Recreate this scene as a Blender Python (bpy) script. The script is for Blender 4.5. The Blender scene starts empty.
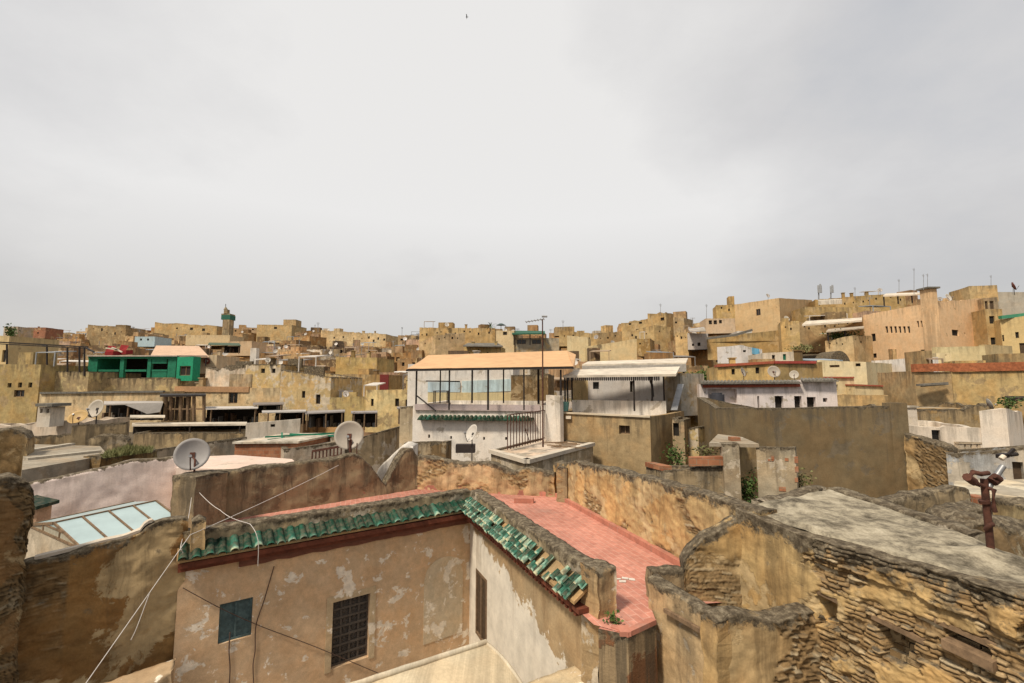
import bpy, bmesh, math, random
from mathutils import Vector, noise, Matrix
R = random.Random(7)
scene = bpy.context.scene
COL = scene.collection
# ---------------------------------------------------------------- camera model (eye at the origin, z is height above the eye)
F = 455.0; HY = 385.0
PA = math.atan((HY - 341.5) / F); SA, CA = math.sin(PA), math.cos(PA)
def ray(px, py):
    u = px - 512; v = 341.5 - py
    return Vector((u, F * CA - v * SA, F * SA + v * CA))
def at(px, py, Y):
    r = ray(px, py); return r * (Y / r.y)
def hz(px, py, z):
    r = ray(px, py); return r * (z / r.z)
def pix(p):
    d = p.y * CA + p.z * SA; up = -p.y * SA + p.z * CA
    return 512 + F * p.x / d, 341.5 - F * up / d
def on_plane(px, py, P, Q):
    """pixel -> (s along P..Q, z) on the vertical plane through P and Q"""
    r = ray(px, py); d = Q - P
    n = Vector((d.y, -d.x, 0)); t = P.dot(n) / r.dot(n) if abs(r.dot(n)) > 1e-9 else 1
    h = r * t; dd = d.x * d.x + d.y * d.y
    return ((h.x - P.x) * d.x + (h.y - P.y) * d.y) / dd, h.z
def tn(c, k, rng=None):
    h = rng.uniform(-.06, .06) if rng else 0.
    return (c[0] * k, c[1] * k * (1 + h * .4), c[2] * k * (1 + 2 * h))
GZ = -11.0; up_ = Vector((0, 0, 1))
def lerp(a, b, t): return a + (b - a) * t
def tab(t, x):
    if x <= t[0][0]: return t[0][1]
    for (a, va), (b, vb) in zip(t, t[1:]):
        if x <= b: return lerp(va, vb, (x - a) / (b - a))
    return t[-1][1]
SKY = [(-100, 332), (0, 329), (60, 328), (100, 325), (150, 324), (215, 327), (260, 325), (300, 326), (330, 331), (385, 338), (415, 331), (500, 330), (560, 331), (612, 331), (640, 322), (680, 320), (710, 320), (740, 310), (780, 303), (830, 304), (880, 300), (930, 300), (1024, 292), (1150, 290)]
FAR = [(0, 250), (220, 250), (300, 210), (400, 170), (440, 130), (560, 125), (640, 115), (740, 105), (860, 92), (1024, 80)]
def hill_py(px, Y):
    yf = tab(FAR, px); t = min(1, max(0, math.log(max(Y, 45) / 45) / math.log(yf / 45)))
    return lerp(401, tab(SKY, px) + 3, t ** 0.9)
def zroof(x, Y):
    r = max(-1.3, min(1.3, x / max(Y, 1))); px = 512 + F * r
    Yc = min(Y, tab(FAR, px) + 4)
    return Yc * (HY - hill_py(px, Yc)) / F * 1.0
def ground(x, Y):
    if Y < 28: return GZ
    z = zroof(x, max(Y, 45)) - 7.0
    if Y < 45: return lerp(GZ, z, (Y - 28) / 17)
    px = 512 + F * max(-1.3, min(1.3, x / Y)); yf = tab(FAR, px)
    if Y > yf: z -= min(25, (Y - yf) * 0.08)
    return z
# ---------------------------------------------------------------- materials
class NT:
    def __init__(s, name):
        s.m = bpy.data.materials.new(name); s.m.use_nodes = True
        s.t = s.m.node_tree; s.t.nodes.clear()
        s.out = s.t.nodes.new('ShaderNodeOutputMaterial')
    def n(s, typ, ins=None, **kw):
        x = s.t.nodes.new(typ)
        for k, v in kw.items(): setattr(x, k, v)
        for k, v in (ins or {}).items():
            if hasattr(v, 'is_linked') and hasattr(v, 'node'): s.t.links.new(v, x.inputs[k])
            else: x.inputs[k].default_value = v
        return x
    def noise(s, vec, scale, detail=5, rough=.6, dist=0):
        return s.n('ShaderNodeTexNoise', {'Vector': vec, 'Scale': scale, 'Detail': detail, 'Roughness': rough, 'Distortion': dist}).outputs['Fac']
    def mr(s, v, a, b, c=0., d=1.):
        return s.n('ShaderNodeMapRange', {'Value': v, 'From Min': a, 'From Max': b, 'To Min': c, 'To Max': d}).outputs[0]
    def math(s, op, a, b=0.):
        return s.n('ShaderNodeMath', {0: a, 1: b}, operation=op).outputs[0]
    def mix(s, fac, a, b, mode='MIX'):
        x = s.n('ShaderNodeMix', {0: fac}, data_type='RGBA', blend_type=mode)
        for i, v in ((6, a), (7, b)):
            if hasattr(v, 'node'): s.t.links.new(v, x.inputs[i])
            else: x.inputs[i].default_value = (*v, 1) if len(v) == 3 else v
        return x.outputs[2]
    def scale(s, vec, sc):
        return s.n('ShaderNodeVectorMath', {0: vec, 1: sc}, operation='MULTIPLY').outputs[0]
    def pos(s): return s.n('ShaderNodeNewGeometry').outputs['Position']
    def grey(s, v): return s.n('ShaderNodeCombineColor', {0: v, 1: v, 2: v}).outputs[0]
    def done(s, col, rough=.9, bump=None, bstr=.3, bdist=.02, metal=0., spec=.3, **extra):
        b = s.n('ShaderNodeBsdfPrincipled')
        for k, v in [('Base Color', col), ('Roughness', rough), ('Metallic', metal), ('Specular IOR Level', spec)] + list(extra.items()):
            if hasattr(v, 'node'): s.t.links.new(v, b.inputs[k])
            else: b.inputs[k].default_value = (*v, 1) if hasattr(v, '__len__') and len(v) == 3 else v
        if bump is not None:
            bp = s.n('ShaderNodeBump', {'Height': bump, 'Strength': bstr, 'Distance': bdist})
            s.t.links.new(bp.outputs[0], b.inputs['Normal'])
        s.t.links.new(b.outputs[0], s.out.inputs[0]); return s.m
def plaster(name, patch=(.33, .24, .13), pamt=.45, dirt=.5, dirtcol=(.075, .06, .042), lichen=.0, mott=1., bump=.35, bdist=.03, fine=1., ruin=False, wash=None, scale=1.):
    T = NT(name); P = T.pos()
    oc = T.n('ShaderNodeObjectInfo').outputs['Color']
    uv = T.n('ShaderNodeUVMap', uv_map='UV').outputs[0]
    sx = T.n('ShaderNodeSeparateXYZ', {0: uv}); u, v = sx.outputs[0], sx.outputs[1]
    n1 = T.noise(P, .55 * scale, 7, .62); n2 = T.noise(P, 2.6 * scale, 8, .68); n3 = T.noise(P, 22 * scale, 4, .6)
    m = T.math('MULTIPLY', T.mr(n1, .3, .7, 1 - .28 * mott, 1 + .16 * mott), T.mr(n2, .28, .72, 1 - .32 * mott, 1 + .22 * mott))
    m = T.math('MULTIPLY', m, T.mr(n3, .3, .7, 1 - .1 * fine, 1 + .1 * fine))
    base = T.mix(1., oc, T.grey(m), 'MULTIPLY')
    # warm / cool hue drift
    hd = T.noise(P, .9 * scale, 4, .5)
    base = T.mix(T.mr(hd, .42, .62, 0, .5 * mott), base, T.mix(1., base, (1.12, .92, .72, 1), 'MULTIPLY'))
    # fallen-off plaster
    pn = T.noise(P, .85 * scale, 11, .66, .3)
    pm = T.mr(pn, .66 - .28 * pamt, .685 - .28 * pamt)
    base = T.mix(T.math('MULTIPLY', pm, .85), base, T.mix(1., patch, T.grey(T.mr(n2, .3, .7, .7, 1.25)), 'MULTIPLY'))
    if wash:      # whitewash over the lower part of a wall, edge falls with distance along it
        e = T.math('SUBTRACT', v, T.math('ADD', T.math('MULTIPLY', u, wash[0]), wash[1]))
        e = T.math('ADD', e, T.mr(T.noise(P, 1.7, 9, .7), .25, .75, -.55, .55))
        wm = T.mr(e, 0, .06)
        base = T.mix(T.math('MULTIPLY', wm, .9), base, T.mix(1., wash[2], T.grey(T.mr(n2, .3, .7, .78, 1.12)), 'MULTIPLY'))
    # run-off streaks
    sv = T.n('ShaderNodeCombineXYZ', {0: T.math('MULTIPLY', u, 1.7), 1: T.math('MULTIPLY', v, .16), 2: T.n('ShaderNodeObjectInfo').outputs['Random']}).outputs[0]
    st = T.noise(sv, 1.6, 6, .72)
    fall = T.math('ADD', T.mr(v, 0, 1.5, .14, -.20), T.mr(st, .25, .75, -.5, .5))
    dm = T.mr(fall, -.02, .26)
    base = T.mix(T.math('MULTIPLY', dm, dirt), base, dirtcol)
    # broad grime
    gr = T.mr(T.noise(P, .32 * scale, 9, .7), .52, .72)
    base = T.mix(T.math('MULTIPLY', gr, dirt * .55), base, T.mix(1., base, (.42, .38, .33, 1), 'MULTIPLY'))
    if lichen > 0:
        nz = T.n('ShaderNodeSeparateXYZ', {0: T.n('ShaderNodeNewGeometry').outputs['Normal']}).outputs[2]
        ln = T.noise(P, 3.2, 9, .72)
        lm = T.math('ADD', T.mr(v, 0, .42 * lichen, .26, -.36), T.mr(ln, .3, .7, -.36, .36))
        lm = T.math('MAXIMUM', T.mr(lm, .0, .14), T.mr(T.math('ADD', nz, T.mr(ln, .3, .7, -.5, .4)), .45, .8))
        sp = T.noise(P, 9, 6, .75)
        lc = T.n('ShaderNodeValToRGB', {0: sp})
        el = lc.color_ramp.elements; el[0].position = .34; el[0].color = (.04, .031, .021, 1); el[1].position = .7; el[1].color = (.27, .225, .155, 1)
        e2 = el.new(.5); e2.color = (.105, .082, .054, 1)
        base = T.mix(lm, base, lc.outputs[0])
    h = T.math('ADD', T.math('MULTIPLY', n2, .7), T.math('MULTIPLY', n3, .25))
    h = T.math('SUBTRACT', h, T.math('MULTIPLY', pm, .25))
    if ruin:
        at_ = T.n('ShaderNodeAttribute', attribute_name='mix').outputs['Color']
        sc = T.n('ShaderNodeSeparateColor', {0: at_})
        rn = T.n('ShaderNodeValToRGB', {0: sc.outputs[1]})
        el = rn.color_ramp.elements; el[0].color = (.20, .125, .058, 1); el[1].color = (.42, .34, .22, 1)
        for p_, c_ in ((.3, (.33, .215, .1, 1)), (.55, (.27, .175, .085, 1)), (.8, (.36, .25, .13, 1))): el.new(p_).color = c_
        stone = T.mix(1., rn.outputs[0], T.grey(T.mr(n2, .28, .72, .62, 1.3)), 'MULTIPLY')
        stone = T.mix(1., stone, T.grey(T.mr(n3, .3, .7, .8, 1.2)), 'MULTIPLY')
        stone = T.mix(sc.outputs[2], stone, (.085, .055, .027))
        ocr = T.n('ShaderNodeSeparateColor', {0: oc}).outputs[0]
        stone = T.mix(1., stone, T.grey(T.math('MULTIPLY', ocr, 2.1)), 'MULTIPLY')
        stone = T.mix(T.math('MULTIPLY', gr, .5), stone, (.13, .095, .055))
        if lichen > 0: stone = T.mix(lm, stone, lc.outputs[0])
        base = T.mix(sc.outputs[0], stone, base)
    return T.done(base, .93, h, bump, bdist, spec=.15)
M = {}
def limeroof():
    T = NT('lime_roof'); P = T.pos(); a = T.scale(P, (1.5, 1.1, 1.))
    n = T.noise(a, 1.5, 10, .7, .4); n2 = T.noise(P, 5.5, 9, .75); n3 = T.noise(P, 30, 4, .7)
    f = T.math('ADD', T.math('MULTIPLY', n, .62), T.math('MULTIPLY', n2, .38))
    r = T.n('ShaderNodeValToRGB', {0: f}); el = r.color_ramp.elements
    el[0].position = .38; el[0].color = (.07, .058, .04, 1); el[1].position = .66; el[1].color = (.50, .44, .33, 1)
    for p_, c_ in ((.45, (.17, .145, .105, 1)), (.53, (.33, .285, .205, 1))): el.new(p_).color = c_
    c = T.mix(1., r.outputs[0], T.grey(T.mr(n3, .3, .7, .8, 1.14)), 'MULTIPLY')
    return T.done(c, .95, T.math('ADD', n2, T.math('MULTIPLY', n3, .4)), .7, .03, spec=.1)
M['plaster'] = plaster('aged_plaster', pamt=.35, dirt=.5)
M['clean'] = plaster('painted_plaster', pamt=.05, dirt=.28, mott=.45, bump=.2)
M['white'] = plaster('whitewash', patch=(.42, .36, .28), pamt=.22, dirt=.4, mott=.4, bump=.25, dirtcol=(.14, .125, .1))
M['worn'] = plaster('crumbling_plaster', patch=(.30, .225, .13), pamt=.75, dirt=.75, lichen=.6, bump=.6, bdist=.05)
M['worn2'] = plaster('stained_plaster', patch=(.52, .44, .33), pamt=.5, dirt=.45, lichen=.7, bump=.55, bdist=.04)
M['far'] = plaster('distant_plaster', patch=(.46, .33, .17), pamt=.4, dirt=.5, mott=1.05, bump=.5, bdist=.08, scale=.5)
M['earth'] = plaster('earth_masonry', patch=(.17, .105, .045), pamt=.7, dirt=.7, dirtcol=(.045, .032, .018), lichen=.9, bump=.9, bdist=.05)
M['ruin'] = plaster('ruin_masonry', patch=(.5, .37, .2), pamt=.5, dirt=.5, dirtcol=(.09, .065, .035), lichen=.8, bump=.7, bdist=.03, ruin=True)
M['ruin2'] = plaster('ruin_masonry_crusted', patch=(.5, .37, .2), pamt=.5, dirt=.55, dirtcol=(.08, .055, .03), lichen=1.7, bump=.8, bdist=.03, ruin=True)
M['pinkwash'] = plaster('pink_limewash', patch=(.5, .4, .32), pamt=.04, dirt=.25, mott=.35, bump=.25, dirtcol=(.25, .2, .16), lichen=.45)
M['lime'] = limeroof()
M['facade'] = plaster('courtyard_plaster', patch=(.86, .76, .62), pamt=.34, dirt=.12, dirtcol=(.2, .12, .06), bump=.45, mott=.6, scale=2.4)
M['facadew'] = plaster('courtyard_whitewash', patch=(.36, .26, .15), pamt=.2, dirt=.45, dirtcol=(.17, .11, .06), bump=.35, mott=.8, wash=(.19, .30, (.74, .68, .57)))
M['drab'] = plaster('drab_cement_plaster', patch=(.17, .135, .09), pamt=.3, dirt=.6, dirtcol=(.09, .075, .055), lichen=.5, mott=.7, bump=.4)
M['roof'] = plaster('flat_roof_screed', patch=(.3, .26, .2), pamt=.5, dirt=0, mott=1., bump=.4)
def simple(name, col, rough=.6, var=.25, scale=6., metal=0., spec=.3, tint=False, **ex):
    T = NT(name); P = T.pos()
    n = T.noise(P, scale, 6, .65); n2 = T.noise(P, scale * .17, 4, .6)
    g = T.math('MULTIPLY', T.mr(n, .3, .7, 1 - var, 1 + var * .7), T.mr(n2, .3, .7, 1 - var * .6, 1 + var * .4))
    src = T.n('ShaderNodeObjectInfo').outputs['Color'] if tint else (*col, 1)
    return T.done(T.mix(1., src, T.grey(g), 'MULTIPLY'), rough, n, .15, .01, metal=metal, spec=spec, **ex)
M['tint'] = simple('painted_surface', (1, 1, 1), .7, tint=True)
M['dark'] = simple('dark_window_glass', (.018, .016, .014), .25, spec=.5)
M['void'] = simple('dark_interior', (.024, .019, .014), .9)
M['iron'] = simple('dark_iron', (.035, .028, .025), .6, metal=.3)
M['steel'] = simple('grey_galvanised_steel', (.32, .32, .32), .5, metal=.6)
M['rust'] = simple('rusty_iron', (.09, .035, .022), .85, .5, 14)
M['dish'] = simple('dish_enamel', (.50, .47, .43), .55, .12, 5, tint=True)
M['wood'] = simple('weathered_wood', (.2, .13, .075), .85, .45, 11)
M['redwood'] = simple('red_painted_cornice', (.17, .05, .026), .85, .5, 5)
M['bluegreen'] = simple('blue_green_painted_shutter', (.095, .145, .145), .7, .5, 9)
M['door'] = simple('brown_door', (.085, .055, .032), .75, .35, 7)
M['green'] = simple('green_painted_wood', (.012, .155, .085), .6, .35, 3)
M['orange'] = simple('orange_canvas', (.56, .34, .175), .85, .14, 1.5)
M['tin'] = simple('white_tin_sheet', (.60, .52, .41), .6, .3, 1.6)
M['cable'] = simple('white_cable', (.55, .5, .46), .6, .1)
M['dcable'] = simple('brown_cable', (.1, .06, .045), .7, .1)
M['ceramic'] = simple('grey_roof_tile', (.16, .145, .12), .8, .45, 6)
M['brickred'] = simple('red_brick', (.36, .12, .05), .85, .45, 5)
M['cloth'] = simple('cloth', (1, 1, 1), .9, .12, tint=True)
M['pane'] = simple('skylight_glass', (.36, .46, .46), .3, .12, 2, spec=.6)
def leafm(name, c, c2):
    T = NT(name); oi = T.noise(T.pos(), 7, 3)
    return T.done(T.mix(T.mr(oi, .35, .65), c, c2), .7)
M['leaf'] = leafm('leaves', (.035, .075, .016), (.10, .15, .035))
M['dryleaf'] = leafm('dry_leaves', (.09, .10, .03), (.2, .19, .07))
def brickmat(name, c1, c2, mortar, sx, sy):
    T = NT(name); uv = T.n('ShaderNodeUVMap', uv_map='UV').outputs[0]; P = T.pos()
    b = T.n('ShaderNodeTexBrick', {'Vector': uv, 'Color1': (*c1, 1), 'Color2': (*c2, 1), 'Mortar': (*mortar, 1), 'Scale': 1., 'Mortar Size': .009, 'Brick Width': sx, 'Row Height': sy, 'Mortar Smooth': .3})
    n = T.noise(P, 5, 7, .7); n2 = T.noise(P, .7, 6, .6)
    c = T.mix(1., b.outputs['Color'], T.grey(T.math('MULTIPLY', T.mr(n, .3, .7, .75, 1.2), T.mr(n2, .3, .7, .85, 1.12))), 'MULTIPLY')
    w = T.mr(T.noise(P, .9, 9, .7), .56, .7)
    c = T.mix(T.math('MULTIPLY', w, .55), c, (.5, .33, .27))
    w2 = T.mr(T.noise(P, 1.4, 9, .75), .6, .7)
    c = T.mix(T.math('MULTIPLY', w2, .5), c, (.2, .12, .085))
    w3 = T.mr(T.noise(P, .45, 8, .7), .46, .62)
    c = T.mix(T.math('MULTIPLY', w3, .6), c, T.mix(1., c, (.62, .6, .58, 1), 'MULTIPLY'))
    h = T.math('SUBTRACT', T.math('MULTIPLY', n, .4), b.outputs['Fac'])
    return T.done(c, .8, h, .35, .01)
M['redtile'] = brickmat('red_terrace_tiles', (.46, .19, .135), (.54, .24, .175), (.56, .31, .24), .30, .15)
M['curb'] = brickmat('red_painted_curb', (.42, .17, .115), (.46, .19, .13), (.4, .2, .15), .5, .3)
M['hollow'] = brickmat('hollow_red_brick', (.30, .11, .05), (.38, .17, .085), (.27, .2, .13), .3, .2)
M['block'] = brickmat('concrete_block', (.3, .26, .2), (.34, .29, .22), (.27, .23, .18), .45, .22)
def glaze():
    T = NT('green_glazed_tiles'); a = T.n('ShaderNodeAttribute', attribute_name='mix').outputs['Color']
    s = T.n('ShaderNodeSeparateColor', {0: a}); P = T.pos(); n = T.noise(P, 11, 6, .7)
    rp = T.n('ShaderNodeValToRGB', {0: T.math('ADD', s.outputs[0], T.mr(n, .3, .7, -.14, .14))})
    el = rp.color_ramp.elements; el[0].color = (.005, .022, .012, 1); el[1].color = (.5, .43, .26, 1)
    for p_, c_ in ((.3, (.008, .055, .03, 1)), (.5, (.035, .14, .095, 1)), (.68, (.22, .36, .27, 1)), (.84, (.42, .42, .26, 1))): el.new(p_).color = c_
    d = T.mix(T.mr(T.noise(P, 6, 8, .75), .46, .62, 0, .85), rp.outputs[0], (.1, .085, .055))
    return T.done(d, T.mr(n, .3, .7, .45, .9), n, .3, .01, spec=.2)
M['glaze'] = glaze()
def lattice():
    T = NT('dark_lattice_iron'); uv = T.n('ShaderNodeUVMap', uv_map='UV').outputs[0]
    return T.done(T.mix(T.noise(uv, 9, 4), (.06, .05, .042), (.13, .105, .085)), .6)
M['lattice'] = lattice()
# ---------------------------------------------------------------- mesh builder
class MB:
    def __init__(s): s.v = []; s.f = []; s.uv = []; s.c = []; s.sm = []; s.merge = False
    def face(s, pts, uv=None, col=(0, 0, 0), sm=False):
        b = len(s.v); s.v += [Vector(p) for p in pts]; s.f.append(tuple(range(b, b + len(pts))))
        s.uv.append(uv or [(p[0] + p[1] * .7, -p[2]) for p in pts]); s.c.append(col); s.sm.append(sm); return s
    def grid(s, rows, uvs=None, cols=None, sm=True, closed=False):
        b = len(s.v); nr, nc = len(rows), len(rows[0])
        for r in rows: s.v += [Vector(p) for p in r]
        for i in range(nr - 1):
            for j in range(nc - (0 if closed else 1)):
                k = (j + 1) % nc
                q = ((i, j), (i, k), (i + 1, k), (i + 1, j))
                s.f.append(tuple(b + a * nc + c for a, c in q))
                s.uv.append([uvs[a][c] for a, c in q] if uvs else [(rows[a][c][0], rows[a][c][2]) for a, c in q])
                s.c.append([cols[a][c] for a, c in q] if cols else (0, 0, 0)); s.sm.append(sm)
        return s
    def hexa(s, p):     # p: 4 bottom then 4 top points, both counter-clockwise seen from above
        for q in ((3, 2, 1, 0), (4, 5, 6, 7), (0, 1, 5, 4), (1, 2, 6, 5), (2, 3, 7, 6), (3, 0, 4, 7)): s.face([p[i] for i in q])
        return s
    def obox(s, o, ux, uy, uz):
        o, ux, uy, uz = map(Vector, (o, ux, uy, uz))
        return s.hexa([o, o + ux, o + ux + uy, o + uy, o + uz, o + ux + uz, o + ux + uy + uz, o + uy + uz])
    def box(s, x0, x1, y0, y1, z0, z1): return s.obox((x0, y0, z0), (x1 - x0, 0, 0), (0, y1 - y0, 0), (0, 0, z1 - z0))
    def bar(s, a, b, w, h=None):
        a, b = Vector(a), Vector(b); d = (b - a).normalized(); h = h or w
        up = Vector((0, 0, 1)) if abs(d.z) < .9 else Vector((0, 1, 0))
        x = d.cross(up).normalized() * w; y = x.cross(d).normalized() * h
        return s.obox(a - x / 2 - y / 2, x, b - a, y) if True else s
    def slab(s, p4, th, hv=None):   # quad top given, thickness downwards
        t = Vector((0, 0, -th)) if hv is None else Vector(hv)
        p = [Vector(q) for q in p4]; return s.hexa([q + t for q in p] + p)
    def tube(s, pts, r, n=6, r1=None):
        pts = [Vector(p) for p in pts]; rows = []
        for i, p in enumerate(pts):
            d = (pts[min(i + 1, len(pts) - 1)] - pts[max(i - 1, 0)]).normalized()
            x = d.cross(Vector((.013, .02, 1)) if abs(d.z) < .95 else Vector((1, 0, .01))).normalized(); y = d.cross(x)
            rr = lerp(r, r1 if r1 is not None else r, i / max(1, len(pts) - 1))
            rows.append([p + (x * math.cos(a) + y * math.sin(a)) * rr for a in [2 * math.pi * k / n for k in range(n)]])
        s.grid(rows, closed=True); s.face(rows[0][::-1]); s.face(rows[-1]); return s
    def build(s, name, mat, parent=None, color=(1, 1, 1)):
        rt = parent
        while rt is not None and rt.parent is not None: rt = rt.parent
        off = rt.location.copy() if rt is not None else Vector((0, 0, 0))
        if parent is None:
            n = max(1, len(s.v)); c = Vector((sum(p.x for p in s.v) / n, sum(p.y for p in s.v) / n, min(p.z for p in s.v))); off = c
        me = bpy.data.meshes.new(name); me.from_pydata([p - off for p in s.v], [], s.f)
        uvl = me.uv_layers.new(name='UV'); k = 0
        ca = me.color_attributes.new('mix', 'FLOAT_COLOR', 'CORNER')
        uvd = []; cd = []
        for f, uv, c in zip(s.f, s.uv, s.c):
            for i in range(len(f)):
                uvd += [uv[i][0], uv[i][1]]; cc = c[i] if isinstance(c, list) else c; cd += [cc[0], cc[1], cc[2], 1]
        me.uv_layers['UV'].data.foreach_set('uv', uvd); me.color_attributes['mix'].data.foreach_set('color', cd)
        me.polygons.foreach_set('use_smooth', s.sm)
        me.materials.append(mat)
        if s.merge:
            bm = bmesh.new(); bm.from_mesh(me); bmesh.ops.remove_doubles(bm, verts=bm.verts, dist=.002); bm.to_mesh(me); bm.free()
        me.update(); me.validate()
        o = bpy.data.objects.new(name, me); COL.objects.link(o); o.color = (*color, 1)
        if parent is not None: o.parent = parent
        else: o.location = off
        return o
def thing(name, label, cat, loc, group=None):
    o = bpy.data.objects.new(name, None); COL.objects.link(o); o.location = loc; o.empty_display_size = .3
    o['label'] = label; o['category'] = cat
    if group: o['group'] = group
    return o
def tag(o, label, cat, group=None):
    o['label'] = label; o['category'] = cat
    if group: o['group'] = group
    return o
def struct(o, kind='structure'): o['kind'] = kind; return o
def outn(P, Q):
    d = Q - P; n = Vector((d.y, -d.x, 0)); return n.normalized()
# ---------------------------------------------------------------- wall with real openings
def wall_edge(mb, P, Q, zb, zP, zQ, opens=(), j=0., seg=1.2, u0=0., rd=.2, rng=R, reveal=True):
    d = Vector((Q.x - P.x, Q.y - P.y, 0)); L = d.length; n = outn(P, Q)
    cuts = {0., 1.}
    for s0, s1, z0, z1 in opens: cuts |= {s0, s1}
    ns = max(1, min(30, int(L / seg)))
    for i in range(1, ns):
        t = i / ns + rng.uniform(-.2, .2) / ns
        if all(abs(t - c) * L > .12 for c in cuts): cuts.add(t)
    cuts = sorted(cuts); zc = sorted({zb} | {o[2] for o in opens} | {o[3] for o in opens})
    top = [(s, lerp(zP, zQ, s) + (rng.uniform(-j, j * .5) if 0 < s < 1 else 0)) for s in cuts]
    def pt(s, z): return Vector((P.x + d.x * s, P.y + d.y * s, z))
    for (s0, t0), (s1, t1) in zip(top, top[1:]):
        for i, z0 in enumerate(zc):
            last = i == len(zc) - 1; za, zb_ = (t0, t1) if last else (zc[i + 1],) * 2
            sm_, zm = (s0 + s1) / 2, (z0 + min(za, zb_)) / 2
            if not last and any(o[0] - 1e-6 <= sm_ <= o[1] + 1e-6 and o[2] - 1e-6 <= zm <= o[3] + 1e-6 for o in opens): continue
            mb.face([pt(s0, z0), pt(s1, z0), pt(s1, zb_), pt(s0, za)], [(u0 + s0 * L, t0 - z0), (u0 + s1 * L, t1 - z0), (u0 + s1 * L, t1 - zb_), (u0 + s0 * L, t0 - za)])
    for s0, s1, z0, z1 in opens:
        a, b, c, e = pt(s0, z0), pt(s1, z0), pt(s1, z1), pt(s0, z1); i_ = -n * rd
        tv = lerp(zP, zQ, s0)
        for p, q in ((a, b), (b, c), (c, e), (e, a)):
            mb.face([p, p + i_, q + i_, q][::-1], [(u0, tv - p.z), (u0, tv - p.z), (u0 + .3, tv - q.z), (u0 + .3, tv - q.z)])
    return top
def win_part(P, Q, o, n, rd, kind, parent, big=False):
    d = Vector((Q.x - P.x, Q.y - P.y, 0)); s0, s1, z0, z1 = o
    a = Vector((P.x, P.y, 0)) + d * s0; w = d * (s1 - s0); W = w.length; ux = w.normalized(); H_ = z1 - z0
    mb = MB(); mb.obox(a + Vector((0, 0, z0)) - n * rd, w, n * .05, (0, 0, H_))
    nm, mat = {'w': ('window', M['dark']), 'd': ('door', M['door']), 's': ('shutter', M['bluegreen']), 'k': ('window', M['lattice']), 'b': ('window', M['void']), 'g': ('shutter', M['green'])}[kind]
    ob = mb.build(nm, mat, parent)
    if W > .5 and (kind == 'w' or (kind in 'bd' and P.y < 52)):
        fr = MB(); t = min(.07, W * .08); o3 = a + Vector((0, 0, z0)) - n * (rd - .055)
        fr.obox(o3, w, n * .04, (0, 0, t)); fr.obox(o3 + Vector((0, 0, H_ - t)), w, n * .04, (0, 0, t))
        for q in (0, W / 2 - t / 2, W - t): fr.obox(o3 + ux * q + Vector((0, 0, t)), ux * t, n * .04, (0, 0, H_ - 2 * t))
        fr.build('frame', M['wood'], ob)
    return ob
RECTS = []
def inset(poly, t):
    n = len(poly); out = []
    for i in range(n):
        p0, p, p1 = poly[i - 1], poly[i], poly[(i + 1) % n]
        n0, n1 = outn(p0, p), outn(p, p1); k = (n0 + n1); dd = max(.35, k.dot(n0))
        q = p - k * (t / dd); out.append(Vector((q.x, q.y, p.z)))
    return out
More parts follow.
